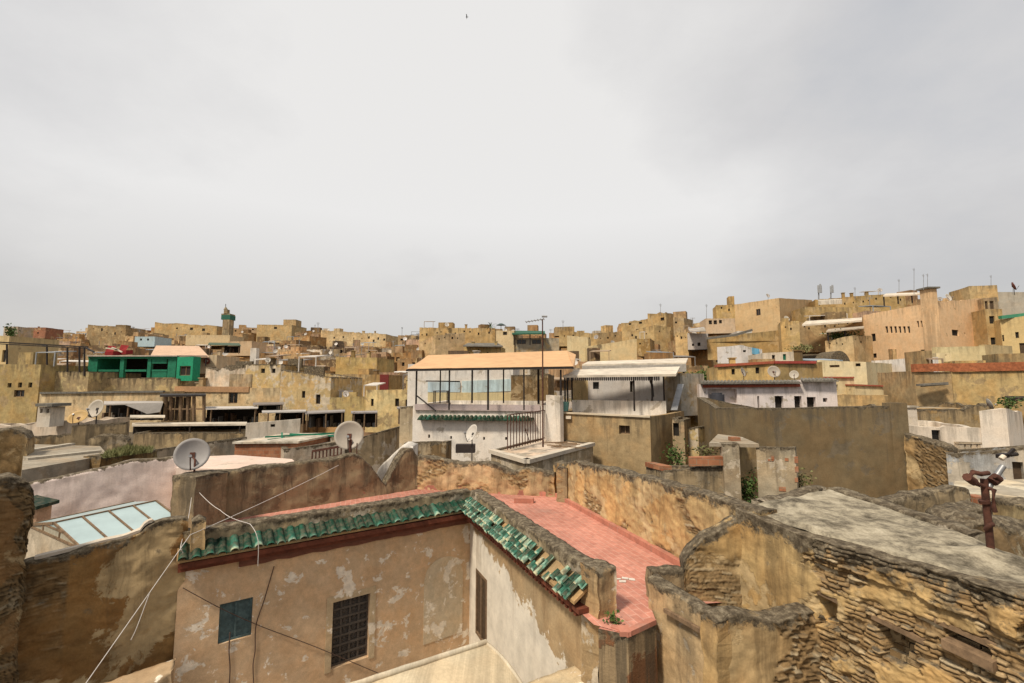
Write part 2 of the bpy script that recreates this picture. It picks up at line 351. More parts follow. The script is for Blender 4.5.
def bldw(name, label, cat, front, D=5., base=None, col=(.45, .31, .15), mat='plaster', par=.5, wins=(), roofcol=None, group=None, j=.04, rd=.22, t=.22, seg=1.2, back=None, rng=R, reg=True, backdrop=0., clut=0):
    """front: world points (top of wall) left to right; wins: (edge, x0, y0, x1, y1, kind) in picture pixels or (edge,'m',s0,s1,z0,z1,kind)"""
    Fp = [Vector(p) for p in front]
    if back: B = [Vector(p) for p in back]
    elif len(Fp) == 3:
        b = Fp[0] + Fp[2] - Fp[1]; B = [Vector((b.x, b.y, (Fp[0].z + Fp[2].z) / 2))]
    else:
        nn = outn(Fp[0], Fp[-1]) * -D; B = [Fp[-1] + nn, Fp[0] + nn]
    for b in B: b.z -= backdrop
    poly = Fp + B; cx = sum((p for p in poly), Vector()) / len(poly)
    if base is None: base = min(ground(cx.x, cx.y), min(ground(p.x, p.y) for p in poly)) - .3
    base = min(base, min(p.z for p in poly) - 1.)
    root = thing(name, label, cat, (cx.x, cx.y, base), group)
    n = len(poly); mb = MB(); inn = inset(poly, t); zr = min(p.z for p in poly) - max(par, .06); u = 0.; allw = []
    for i in range(n):
        P, Q = poly[i], poly[(i + 1) % n]; ops = []
        if i < len(Fp) - 1:
            for w in wins:
                if w[0] != i: continue
                if w[1] == 'm': o = tuple(w[2:6]); k = w[6]
                else:
                    _, x0, y0, x1, y1, k = w; ym = (y0 + y1) / 2; xm = (x0 + x1) / 2
                    s0, _z = on_plane(x0, ym, P, Q); s1, _z = on_plane(x1, ym, P, Q); _s, z1 = on_plane(xm, y0, P, Q); _s, z0 = on_plane(xm, y1, P, Q)
                    o = (min(s0, s1), max(s0, s1), z0, z1)
                o = (max(.01, o[0]), min(.99, o[1]), max(base + .1, o[2]), min(o[3], min(P.z, Q.z) - j - .06))
                if o[1] - o[0] < .004 or o[3] - o[2] < .05: continue
                if any(o[0] < q[0][1] and o[1] > q[0][0] and o[2] < q[0][3] and o[3] > q[0][2] for q in ops): continue
                ops.append((o, k))
        top = wall_edge(mb, P, Q, base, P.z, Q.z, [o for o, k in ops], j, seg, u, rd, rng)
        L = (Q - P).length
        for o, k in ops: allw.append((P, Q, o, outn(P, Q), k))
        ip, iq = inn[i], inn[(i + 1) % n]
        def op(s): return Vector((lerp(P.x, Q.x, s), lerp(P.y, Q.y, s), 0))
        def ipt(s): return Vector((lerp(ip.x, iq.x, s), lerp(ip.y, iq.y, s), 0))
        for (s0, t0), (s1, t1) in zip(top, top[1:]):
            z0, z1 = Vector((0, 0, t0)), Vector((0, 0, t1)); zz = Vector((0, 0, zr))
            mb.face([op(s0) + z0, op(s1) + z1, ipt(s1) + z1, ipt(s0) + z0], [(u + s0 * L, 0), (u + s1 * L, 0), (u + s1 * L, 0), (u + s0 * L, 0)])
            mb.face([ipt(s0) + z0, ipt(s1) + z1, ipt(s1) + zz, ipt(s0) + zz], [(u + s0 * L, 0), (u + s1 * L, 0), (u + s1 * L, t1 - zr), (u + s0 * L, t0 - zr)])
        u += L
    mb.build('wall', M[mat], root, col)
    rf = MB(); rf.face([Vector((p.x, p.y, zr)) for p in inn]); rf.build('roof', M['roof'], root, roofcol or tuple(c * .85 for c in col))
    for P, Q, o, nn, k in allw:
        if k == 'v':
            q = MB(); d = Vector((Q.x - P.x, Q.y - P.y, 0)); a = Vector((P.x, P.y, 0)) + d * o[0] - nn * rd
            q.obox(a + Vector((0, 0, o[2])), d * (o[1] - o[0]), -nn * .05, (0, 0, o[3] - o[2])); q.build('niche', M[mat], root, tuple(c * .9 for c in col))
        else: win_part(P, Q, o, nn, rd, k, root)
    root['_top'] = max(p.z for p in Fp)
    if clut:
        cr = random.Random(int(abs(cx.x * 100)) + n); P, Q = poly[0], poly[len(Fp) - 1]; d = Vector((Q.x - P.x, Q.y - P.y, 0)); L = d.length; ux = d / L; nn = outn(P, Q)
        for q in range(clut):
            k = cr.random(); s = cr.uniform(.05, .85); o = Vector((lerp(P.x, Q.x, s), lerp(P.y, Q.y, s), zr)) - nn * cr.uniform(.4, 2.2); mb = MB(); ph = lerp(P.z, Q.z, s) - zr
            if k < .35: hc = ph + cr.uniform(.4, 1.1); mb.obox(o, ux * .45, -nn * .45, up_ * hc); mb.build('chimney', M[mat], root, tn(col, cr.uniform(.6, 1.2))); mb = MB(); mb.obox(o - ux * .08 + nn * .08 + up_ * (hc + .004), ux * .61, -nn * .61, up_ * .08); mb.build('chimney_cap', M['roof'], root, tn(col, .7))
            elif k < .6: mb.obox(o, ux * min(L * .3, cr.uniform(1.6, 3.4)), -nn * 2.2, up_ * (ph + cr.uniform(.7, 1.9))); mb.build('roof_room', M[mat], root, tn(col, cr.uniform(.7, 1.2), cr))
            elif k < .8:
                e = ux * min(L * .35, cr.uniform(1.8, 3.6)); hh = ph + cr.uniform(.8, 1.5)
                mb.slab([o + up_ * hh, o + e + up_ * hh, o + e - nn * 2. + up_ * (hh + .25), o - nn * 2. + up_ * (hh + .25)], .1)
                for v in (o, o + e): mb.bar(v, v + up_ * hh, .09)
                mb.build('sheet_roof', M['tint'], root, cr.choice([(.55, .5, .44), (.16, .14, .12), (.34, .25, .17), (.3, .31, .32)]))
            else: mb.obox(o, ux * min(L * .4, cr.uniform(1.5, 4.)), -nn * .25, up_ * (ph + cr.uniform(.25, .8))); mb.build('parapet_wall', M[mat], root, tn(col, cr.uniform(.7, 1.15), cr))
    if reg:
        px = [pix(p) for p in Fp]; RECTS.append((min(p[0] for p in px), max(p[0] for p in px), min(p[1] for p in px), min(p.y for p in Fp), name))
    return root
def bld(name, label, front, bot=None, **kw):
    """front in picture pixels with a depth: (px, py of the wall top, metres away)"""
    Fp = [at(*p) for p in front]
    kw.setdefault('cat', 'house')
    c = kw.pop('cat')
    b = kw.pop('base', None)
    if bot is not None: b = min(at(front[0][0], bot, front[0][2]).z, at(front[-1][0], bot, front[-1][2]).z) - .2
    r = bldw(name, label, c, Fp, base=b, **kw)
    if bot is not None and RECTS: RECTS[-1] = RECTS[-1] + (bot,)
    return r
# ================================================================ rough masonry walls
def nz3(P, f, amp, o=3):
    d = Vector(); a = amp; k = f
    for _ in range(o):
        d += noise.noise_vector(P * k) * a; a *= .55; k *= 2.1
    return d
def fb(P, f, o=4):
    return noise.fractal(P * f, .9, 2.1, o)
def hsh(a, b, k=0.): return (math.sin(a * 127.1 + b * 311.7 + k * 74.7) * 43758.5453) % 1.0
def stone(P, ax, lx=.19, lz=.062):
    """eroded coursed rubble at P; ax = unit vector along the wall. -> (height, random, joint)"""
    u = P.dot(ax); w = (P.z + .022 * noise.noise(Vector((u * .8, P.z * 1.1, 3.1))) + .014 * noise.noise(Vector((u * 5, P.z * 7, 1.)))) / lz
    row = math.floor(w); fw = w - row; L = lx * (.6 + .9 * hsh(row, 3.)); x = u / L + hsh(row, 1.) + .12 * noise.noise(Vector((u * 7, w, 9))); c = math.floor(x); fx = x - c
    if hsh(row, c, 2.) > .72: fx = fx * 2 % 1.0; c += .5
    r = hsh(row, c); e = min(min(fw, 1 - fw) * lz, min(fx, 1 - fx) * L * .8)
    h = min(1., e / .012); h = h * h * (3 - 2 * h)
    if r < .13: h *= .15
    return h, hsh(row, c, 5.), max(0., 1 - e / .010)
def rwall(name, label, cat, A, B, thick, zb, top, res=.08, amp=.04, mat='worn', col=(.42, .29, .14), parent=None, rub=None, freq=1.6, fn=None, round_=.5, group=None, resz=None):
    """A..B plan points left to right seen from the visible side; top(s) -> z; rub = amplitude of rubble relief; fn(P, s, z) -> (push inwards, mix colour)"""
    A, B = Vector((A[0], A[1], 0)), Vector((B[0], B[1], 0)); d = B - A; L = d.length; ax = d / L; n = outn(A, B)
    ns = max(3, int(L / res)); hmax = max(top(i / 10) for i in range(11)) - zb; nf = max(3, int(hmax / (resz or res))); nt = max(3, int(thick / res)); nb = max(2, nf // 4)
    rows = []; uvs = []; cols = []
    for i in range(ns + 1):
        s = i / ns; zt = top(s) + .6 * amp * noise.noise(Vector((s * L * 2.3, A.x, 1.7))); base = A + d * s; r = []; ru = []; rc = []
        prof = [(0., lerp(zb, zt, (k / nf) ** .92)) for k in range(nf + 1)]
        prof += [(thick * k / nt, zt + amp * round_ * math.sin(math.pi * k / nt)) for k in range(1, nt)]
        prof += [(thick, lerp(zt, zb, k / nb)) for k in range(nb + 1)]
        for o, z in prof:
            P = base - n * o + Vector((0, 0, z)); q = P + nz3(P, freq, amp); c = (1, 0, 0)
            if rub and o < thick * .98:
                h, rr, gv = stone(P, ax); pl, ex = 0., 0.
                if fn: ex, pl = fn(P, s, z)
                c = (pl, rr, gv); f = (1 - pl)
                q += n * ((rub * (h * (.45 + .8 * rr)) - rub * .6) * f - ex)
            elif fn:
                ex, pl = fn(P, s, z); q -= n * ex
            r.append(q); ru.append((s * L, max(0, zt - z))); rc.append(c)
        rows.append(r); uvs.append(ru); cols.append(rc)
    mb = MB(); mb.grid([list(x) for x in rows], uvs, cols)
    # grid runs along s; flip so that faces look outwards
    mb.f = [f[::-1] for f in mb.f]; mb.uv = [u[::-1] for u in mb.uv]; mb.c = [c[::-1] if isinstance(c, list) else c for c in mb.c]
    for r, ru, rc, fl in ((rows[0], uvs[0], cols[0], 0), (rows[-1], uvs[-1], cols[-1], 1)):   # end caps, stitched front to back
        m = nf
        bk = r[len(r) - nb - 1:][::-1]
        for k in range(nf):
            kb0, kb1 = bk[min(nb, round(k * nb / nf))], bk[min(nb, round((k + 1) * nb / nf))]
            q = [r[k], r[k + 1], kb1, kb0]
            uu = [ru[k], ru[k + 1], (ru[k + 1][0] + thick, ru[k + 1][1]), (ru[k][0] + thick, ru[k][1])]
            cc = [rc[k], rc[k + 1], rc[k + 1], rc[k]]
            if fl: q, uu, cc = q[::-1], uu[::-1], cc[::-1]
            mb.face(q[::-1], uu[::-1], cc[::-1])
        tp = r[nf:nf + nt] + [bk[-1]]
        mb.face(tp if not fl else tp[::-1], [(ru[0][0], 0)] * len(tp))
    mb.merge = True
    o = mb.build(name, M[mat], parent, col)
    if parent is None: tag(o, label, cat, group)
    return o
def dish(px, py, Y, rpx, yaw, tilt, foot, col=(.5, .47, .43), label='', mast='rust', group='satellite dishes on the rooftops'):
    """dish centred on a pixel; yaw turns the bowl about the vertical (0 = faces the camera), foot = pixel y of the mast foot"""
    c = at(px, py, Y); r = rpx / F * Y * 1.02; ft = at(px + rpx * .1, foot, Y)
    root = thing('satellite_dish', label, 'satellite dish', (ft.x, ft.y, ft.z), group)
    ax = Vector((math.sin(yaw) * math.cos(tilt), -math.cos(yaw) * math.cos(tilt), math.sin(tilt)))
    x = ax.cross(Vector((0, 0, 1))).normalized(); y = x.cross(ax).normalized()
    mb = MB(); rows = []
    for k in range(7):
        q = k / 6; rows.append([c + (x * math.cos(a) * .97 + y * math.sin(a)) * r * q + ax * (.28 * r * (q * q - 1)) for a in [2 * math.pi * i / 28 for i in range(28)]])
    back = [[p - ax * r * .035 for p in rw] for rw in rows]
    mb.grid(rows + back[::-1], closed=True); mb.merge = True; b = mb.build('bowl', M['dish'], root, col)
    f = MB(); low = c - y * r * .98; fc = c + ax * r * .75 - y * r * .25
    f.tube([low, lerp(low, fc, .5) - y * r * .05, fc], r * .035); f.build('feed_arm', M[mast], root)
    l = MB(); l.tube([fc - ax * r * -.05, fc - ax * r * .18], r * .09, 8); l.build('receiver', M['steel'], root)
    m = MB(); bk = c - ax * r * .36; m.tube([ft - Vector((0, 0, .3)), Vector((ft.x, ft.y, c.z - r * .35)), bk + ax * .0 - y * r * .1], r * .06, 7); m.build('mast', M[mast], root)
    k = MB(); k.obox(bk - x * r * .14 - y * r * .14, x * r * .28, y * r * .28, ax * r * .14); k.build('bracket', M[mast], root)
    return root
def plant(name, label, c, rx, ry, rz, n=160, leaf=.07, mat='leaf', rng=R, cat='plant', group=None):
    c = Vector(c); root = thing(name, label, cat, c, group); lf = MB(); st = MB()
    tips = []
    for k in range(9):
        a = rng.uniform(0, 6.28); q = rng.uniform(.3, .95)
        tp = c + Vector((math.cos(a) * rx * q, math.sin(a) * ry * q, rz * rng.uniform(.45, 1.))); tips.append(tp)
        st.tube([c + Vector((rng.uniform(-.1, .1) * rx, rng.uniform(-.1, .1) * ry, -.06)), lerp(c, tp, .55) + Vector((0, 0, rz * .15)), tp], max(.006, leaf * .1), 4, max(.003, leaf * .05))
    for k in range(n):
        tp = tips[k % 9] if rng.random() < .75 else c + Vector((rng.uniform(-1, 1) * rx * .6, rng.uniform(-1, 1) * ry * .6, rng.uniform(.1, .8) * rz))
        p = lerp(c, tp, rng.uniform(.35, 1.05)) + Vector((rng.gauss(0, .22) * rx, rng.gauss(0, .22) * ry, rng.gauss(0, .14) * rz))
        if p.z < c.z - .03: p.z = c.z + rng.uniform(0, .2) * rz
        a = Vector((rng.gauss(0, 1), rng.gauss(0, 1), rng.gauss(0, .8))).normalized() * leaf * rng.uniform(.6, 1.3)
        b = a.cross(Vector((rng.gauss(0, 1), rng.gauss(0, 1), rng.gauss(0, 1)))).normalized() * leaf * rng.uniform(.25, .45)
        lf.face([p, p + a * .5 + b, p + a, p + a * .5 - b])
    lf.build('leaves', M[mat], root); st.build('stems', M['wood'], root); return root
def V2(p): return (p.x, p.y)
# ================================================================ courtyard house (under and around the red terrace)
zp, zf = -3.15, -3.8
pB = Vector((-1.25, 14.05, 0)); pA0 = Vector((-6.74, 10.28, 0)); pC = Vector((1.40, 7.95, 0))
dl = (pB - pA0).normalized(); pA = at(181, 540, 10.05); pA.z = 0; pA = pA0 + dl * ((pA - pA0).dot(dl))
dr = (pC - pB).normalized(); nl = outn(pA, pB); nr = outn(pB, pC)
up = Vector((0, 0, 1))
house = thing('courtyard_house', 'old plastered courtyard house with green tiled eaves and a red tiled roof terrace', 'house', (-1.2, 11.5, GZ))
# left wing facade, with its window openings
lf = MB(); ops = []
P, Q = pA.copy(), pB.copy(); P.z = Q.z = zf + .1
def opening(P, Q, x0, y0, x1, y1, y0b=None):
    ym, xm = (y0 + y1) / 2, (x0 + x1) / 2
    return (on_plane(x0, ym, P, Q)[0], on_plane(x1, ym, P, Q)[0], on_plane(xm, y1, P, Q)[1], on_plane(xm, y0, P, Q)[1])
o1 = opening(P, Q, 219, 601, 252, 640); o2 = opening(P, Q, 332, 598, 369, 663)
wall_edge(lf, P, Q, GZ, P.z, Q.z, [o1, o2], 0, .6, 0, .24)
lf.build('wall', M['facade'], house, (.66, .46, .28))
w1 = win_part(P, Q, o1, nl, .15, 's', house)
def bars(o, P, Q, n, rd, nx, nzz, t, mat, nm, parent):
    d = Vector((Q.x - P.x, Q.y - P.y, 0)); s0, s1, z0, z1 = o; a = Vector((P.x, P.y, 0)) + d * s0 - n * rd; w = d * (s1 - s0); ux = w.normalized(); mb = MB(); W = w.length
    for i in range(nx + 1): mb.obox(a + ux * (W - t) * i / nx + up * z0, ux * t, n * .025, up * (z1 - z0))
    for i in range(nzz + 1): mb.obox(a + up * lerp(z0, z1 - t, i / nzz) + n * .027, w, n * .018, up * t)
    return mb.build(nm, mat, parent)
bars(o1, P, Q, nl, .10, 2, 1, .045, M['bluegreen'], 'frame', w1)
w2 = win_part(P, Q, o2, nl, .22, 'k', house)
bars(o2, P, Q, nl, .15, 4, 7, .05, M['lattice'], 'grille', w2)
# little rosettes inside the grille bays
mb = MB(); d = Q - P; s0, s1, z0, z1 = o2; W = (d * (s1 - s0)).length; ux = d.normalized(); a0 = P + d * s0; a0.z = 0
for i in range(4):
    for k in range(7):
        c = a0 + ux * W * (i + .5) / 4 + up * lerp(z0, z1, (k + .5) / 7) - nl * .155
        mb.tube([c + (ux * math.cos(t) + up * math.sin(t)) * .055 for t in [6.283 * q / 10 for q in range(11)]], .012, 4)
mb.build('grille', M['lattice'], w2)
# plaster reveals round the lattice window: raised pale band
fr = MB(); e = .09
def band(o, w_, th):
    s0, s1, z0, z1 = o; L = (Q - P).length; ds = w_ / L; dd = Q - P
    def pp(s, z): return Vector((P.x + dd.x * s, P.y + dd.y * s, z))
    for (sa, sb, za, zb_) in ((s0 - ds, s0, z0 - .05, z1 + w_), (s1, s1 + ds, z0 - .05, z1 + w_), (s0, s1, z1, z1 + w_)):
        fr.obox(pp(sa, za), pp(sb, za) - pp(sa, za), nl * th, up * (zb_ - za))
band(o2, .15, .02); fr.build('window_surround', M['facade'], house, (.56, .43, .27))
# blind arched niche patch in the corner
def wallpt(P, Q, px, py):
    s, z = on_plane(px, py, P, Q); return Vector((lerp(P.x, Q.x, s), lerp(P.y, Q.y, s), z))
a, b = wallpt(P, Q, 423, 645), wallpt(P, Q, 462, 634); tp = wallpt(P, Q, 443, 557).z; Wd = (b - a).length; ux = (b - a); ux.z = 0; ux.normalize()
prof = [a] + [a + ux * Wd + up * 0] ; cz = tp - Wd * .42
ring = [a + ux * Wd * q + up * ((cz - a.z) + (tp - cz) * math.sqrt(max(0, 1 - (2 * q - 1) ** 2))) for q in [1 - i / 14 for i in range(15)]]
mb = MB(); face = [a + nl * .012, a + ux * Wd + nl * .012] + [p + nl * .012 for p in ring]
mb.face(face, [(3 + (p - a).dot(ux), tp - p.z + 2) for p in face])
for i in range(len(face)):
    p, q = face[i], face[(i + 1) % len(face)]; mb.face([p, p - nl * .014, q - nl * .014, q])
mb.build('plaster_patch', M['facade'], house, (.64, .52, .36))
# right wing wall
P2, Q2 = pB.copy(), pC.copy() + dr * .05; P2.z = Q2.z = zf + .1
rw_ = MB(); o3 = opening(P2, Q2, 476, 574, 487, 641)
wall_edge(rw_, P2, Q2, GZ, P2.z, Q2.z, [o3], 0, .6, 0, .12); rw_.build('wall', M['facadew'], house, (.42, .31, .18))
dr_ = win_part(P2, Q2, o3, nr, .08, 'd', house)
bars(o3, P2, Q2, nr, .06, 2, 3, .05, M['door'], 'door_frame', dr_)
# parapets along both wings
def para(A_, B_, n, zt0, zt1, nm, res=.055):
    return rwall(nm, '', '', A_, B_, .36, zf - .12, lambda s: lerp(zt0, zt1, s), res, .028, 'worn2', (.33, .27, .17), house, freq=4.)
para(pA, pB, nl, zp, zp, 'parapet'); para(pB, pC, nr, zp, zp - .02, 'parapet')
# eaves: brick dentil / painted cornice below, glazed barrel tiles above
def eaves(A_, B_, n, proj, ztop, zlow, pitch, rows, seed, miss=None, rad=.075):
    rg = random.Random(seed); d = (B_ - A_); L = d.length; ax = d / L; k = int(L / pitch); mb = MB(); sl = (n * proj + up * (zlow - ztop)); sln = sl.normalized(); nn = ax.cross(sln); nn = nn if nn.z > 0 else -nn
    bed = MB(); a, b = A_ + up * ztop, B_ + up * ztop
    bed.slab([a, b, b + sl * .93, a + sl * .93] if ax.cross(sl).z > 0 else [a + sl * .93, b + sl * .93, b, a], .05)
    for i in range(k):
        for rr in range(rows):
            s = (i + .5) / k
            if miss and miss(s, rr, rg): continue
            for half in (0, 1):         # cover tile, then the channel between covers
                c0 = A_ + d * s + ax * (pitch * .5 * half) + up * ztop
                f0, f1 = rr / rows, (rr + 1) / rows + (.10 if rows > 1 else 0.)
                jit = ax * rg.uniform(-.012, .012) + nn * (rg.uniform(0, .012) + .012 * (rows - rr))
                p0 = c0 + sl * f0 + jit; p1 = c0 + sl * (f1 * (1 if not half else .97)) + jit + sln * rg.uniform(-.02, .02)
                tint = min(1, max(0, rg.gauss(.14 if rows == 1 else .42, .14 if rows == 1 else .2)))
                R0, R1 = rad * .86, rad; prf = [math.pi * q / 7 for q in range(8)]
                if half == 0:
                    out = [[p + (ax * math.cos(t) + nn * math.sin(t)) * r for t in prf] for p, r in ((p0, R0), (p1, R1))]
                    inn_ = [[p + (ax * math.cos(t) + nn * math.sin(t)) * (r - .016) for t in prf] for p, r in ((p0, R0), (p1, R1))]
                else:
                    out = [[p + nn * .045 + (ax * math.cos(t) - nn * math.sin(t) * .55) * r * .9 for t in prf] for p, r in ((p0, R0), (p1, R1))]
                    inn_ = [[p + nn * .045 + (ax * math.cos(t) - nn * math.sin(t) * .55) * (r * .9 - .016) for t in prf] for p, r in ((p0, R0), (p1, R1))]
                cc = (tint, 0, 0)
                ce = (min(1, tint + (.42 if half == 0 else .2)), 0, 0); cm = (tint + .05, 0, 0); po = [lerp(p, q, .72) for p, q in zip(out[0], out[1])]  # tile ends tinted paler: their highlights are put into the glaze colour
                mb.grid([out[0], po, out[1]], cols=[[cc] * 8, [cm] * 8, [ce] * 8]); mb.grid(inn_, cols=[[cc] * 8] * 2)
                for q in range(7): mb.face([out[1][q], out[1][q + 1], inn_[1][q + 1], inn_[1][q]], col=ce)
    mb.build('eave_tiles', M['glaze'], house); bed.build('tile_bed', M['plaster'], house, (.36, .25, .13))
eaves(pA - dl * .05, pB + nl * .0, nl, .40, -3.42, -3.62, .225, 1, 3, rad=.088)
def missing(s, rr, rg):
    if .80 < s < .88: return rg.random() < .75
    return rg.random() < (.04 if s < .7 else .18)
eaves(pB + dr * .1, pC - dr * .15, nr, .36, -3.37, -3.61, .15, 3, 5, missing, .062)
def strip(A_, B_, n, o0, o1, z0, z1, nm, mat, col=(1, 1, 1), step=.5, j=.0):
    mb = MB(); d = B_ - A_; k = max(1, int(d.length / step)); rg = random.Random(9)
    zj = [rg.uniform(-j, j) for _ in range(k + 1)]
    for i in range(k):
        a, b = A_ + d * (i / k), A_ + d * ((i + 1) / k)
        q = [a + n * o1 + up * (z0 + zj[i]), b + n * o1 + up * (z0 + zj[i + 1]), b + n * o0 + up * (z0 + zj[i + 1]), a + n * o0 + up * (z0 + zj[i])]
        mb.hexa(q + [Vector((p.x, p.y, z1)) for p in q])
    return mb.build(nm, mat, house, col)
strip(pA - dl * .02, pB + nl * .1, nl, -.02, .30, -3.80, -3.69, 'cornice', M['redwood'])
strip(pA - dl * .02, pB + nl * .1, nl, -.02, .19, -3.90, -3.802, 'cornice', M['redwood'])
tq = .28
strip(pA + dl * 1.1, pB + nl * .05, nl, -.02, .045, -4.07, -3.902, 'plaster_band', M['tint'], (.2, .075, .045), .25, .022)
strip(pB, pC - dr * .1, nr, -.02, .28, -3.79, -3.71, 'cornice', M['redwood'])
dn = MB(); k = int((pC - pB).length / .15)
for i in range(1, k - 1):
    a = pB + dr * (.15 * i); dn.obox(a - nr * .02 + up * -3.90, dr * .075, nr * .25, up * .108)
dn.build('dentil_course', M['redwood'], house)
# pier at the near end of the right wing
pr = Vector((dr.y, -dr.x, 0)); pr = pr if pr.x > 0 else -pr      # across the wing, towards the terrace
rwall('pier', '', '', pC - pr * .05 + dr * .14, pC + pr * .34 + dr * .1, .45, GZ, lambda s: zp + .10, .05, .03, 'worn2', (.40, .28, .15), house, freq=3.)
# small rounded stub pier at the far left end of the eave
sp = at(190, 552, 9.95); sp2 = at(204, 549, 10.1)
rwall('pier', '', '', (sp.x, sp.y), (sp2.x, sp2.y), .3, -3.6, lambda s: at(196, 517, 10.1).z - .06 * abs(2 * s - 1), .05, .018, 'worn2', (.5, .35, .18), house, freq=3.)
# terrace floor, end wall and curbs
fR0, fR1 = hz(555, 497, zf), hz(660, 557, zf); dy = (fR1 - fR0).normalized()      # along the yellow wall
yN = outn(fR0, fR1); yN = yN if yN.x < 0 else -yN                                 # faces the terrace
bl = Vector((-9.2, 12.5, zf)); bk = hz(417, 489, zf)
fe0, fe1, fe2 = hz(611, 628, zf), hz(628, 634, zf), hz(656, 621, zf)
lowA = hz(648, 607, zf)
fl = MB()
A2, B2, C2 = pA - nl * .3, pB - nl * .3 - nr * .0, pC - nr * .3
def flat(pts, z): return [Vector((p.x, p.y, z)) for p in pts]
ang = math.atan2(dy.y, dy.x)
def fuv(p): return (p.x * math.cos(ang) + p.y * math.sin(ang), -p.x * math.sin(ang) + p.y * math.cos(ang))
pg = flat([fe0 - Vector((.25, -.1, 0)), fe1, fe2, lowA + Vector((.05, 0, 0)), fR1 - dy * -2.2 - yN * .02, fR0 - yN * .05, bk, B2], zf)
fl.face(pg, [fuv(p) for p in pg]); fl.face([p - up * .012 for p in flat([fe0 - Vector((.2, 0, 0)), fe1, fe2, fe2 + Vector((-.2, .3, 0)), fe0 + Vector((0, .3, 0))], zf)], [(0, 0), (.3, 0), (.5, .1), (.5, .3), (0, .3)]); pg = flat([A2, B2, bk, bl], zf - .004); fl.face(pg, [fuv(p) for p in pg])
fl.build('terrace_floor', M['redtile'], house)
cb = MB(); hgt = .13
def curb(a, b, w, nrm, h=hgt, z=zf):
    a, b = Vector((a.x, a.y, z)), Vector((b.x, b.y, z)); L = (b - a).length
    cb.obox(a, b - a, -nrm * w, up * h)
curb(fR0, fR1, .14, yN); curb(fR1, fR1 + dy * 1.9, .14, yN)
bn = outn(bk, fR0); curb(bk, fR0, .1, bn, .16); curb(bl, bk, .1, outn(bl, bk), .2)
cb.build('curb', M['curb'], house)
ew = MB()
for a, b in ((fe0 - Vector((.2, 0, 0)), fe1), (fe1, fe2)):
    q = [Vector((a.x, a.y, GZ)), Vector((b.x, b.y, GZ)), Vector((b.x, b.y, zf - .006)), Vector((a.x, a.y, zf - .006))]
    ew.face(q, [(0, 6), (1, 6), (1, 0), (0, 0)])
a, b = fe2, lowA; q = [Vector((a.x, a.y, GZ)), Vector((b.x, b.y, GZ)), Vector((b.x, b.y, zf - .006)), Vector((a.x, a.y, zf - .006))]; ew.face(q, [(0, 6), (1, 6), (1, 0), (0, 0)])
ew.build('end_wall', M['worn'], house, (.20, .10, .05))
ed = MB()
for a, b in ((fe0, fe1), (fe1, fe2)):
    dd = (b - a); nn = outn(a, b); ed.obox(Vector((a.x, a.y, zf - .05)) + nn * .01, dd, -nn * .1, up * .075)
ed.box(fe1.x - .12, fe1.x + .05, fe1.y + .0, fe1.y + .2, zf - .04, zf + .028); ed.build('terrace_edge', M['curb'], house)
def wall_fn(th):      # plaster with crumbled patches that show the rubble core
    def fn(P, s, z):
        b = noise.noise(P * 1.25 + Vector((2.3, 0, 7.1))) + .35 * noise.noise(P * 4.2) + .12 * noise.noise(P * 11)
        pl = 1. - min(1., max(0., (b - th) * 9)); return (-.022 * pl + .012 * noise.noise(P * 9) , pl)
    return fn
# back walls of the terrace
def prof(tb):
    return lambda s: tab(tb, s)
def ztab(A_, B_, pts):     # picture points along the wall top -> profile
    A_, B_ = Vector((A_[0], A_[1], 0)), Vector((B_[0], B_[1], 0)); return sorted(on_plane(x, y, A_, B_) for x, y in pts)
wl0, wl1 = (bl.x, bl.y), (bk.x, bk.y)
bl2 = at(188, 520, 12.7)
tb = ztab((bl2.x, bl2.y), wl1, [(188, 476), (225, 472), (262, 466), (300, 463), (338, 458), (350, 454), (360, 456), (370, 464), (378, 476), (386, 484), (390, 477), (395, 467), (401, 456), (406, 449), (412, 449), (417, 456)])
rwall('back_wall', '', '', (bl2.x, bl2.y), wl1, .4, -6., prof(tb), .075, .05, 'worn', (.22, .165, .10), house, freq=2.2)
tb = ztab(wl1, (fR0.x, fR0.y), [(417, 456), (440, 459), (458, 463), (488, 462), (500, 467), (512, 472), (530, 468), (545, 472), (556, 474)])
rwall('back_wall', '', '', wl1, (fR0.x, fR0.y), .4, -6., prof(tb), .045, .045, 'ruin', (.50, .355, .2), house, freq=2.2, rub=.04, fn=wall_fn(.12))
# white washed buttress sloping up through the gap
bu0 = at(375, 492, 17.7); bu1 = at(404, 490, 17.7)
tb = ztab(V2(bu0), V2(bu1 + Vector((.3, 0, 0))), [(374, 478), (380, 466), (392, 455), (404, 444), (412, 447)])
rwall('sloping_buttress', 'white washed sloping buttress in the gap of the terrace back wall', 'buttress', V2(bu0), V2(bu1 + Vector((.3, 0, 0))), 1.0, -6.5, prof(tb), .12, .015, 'white', (.72, .67, .6), round_=.1)
# pier at the left end of the back wall
q0, q1 = at(169, 530, 12.3), at(192, 530, 12.0)
rwall('pier', '', '', V2(q0), V2(q1), .9, -8., lambda s: at(180, 476, 12.2).z, .06, .035, 'worn', (.24, .19, .12), house, freq=2.5)
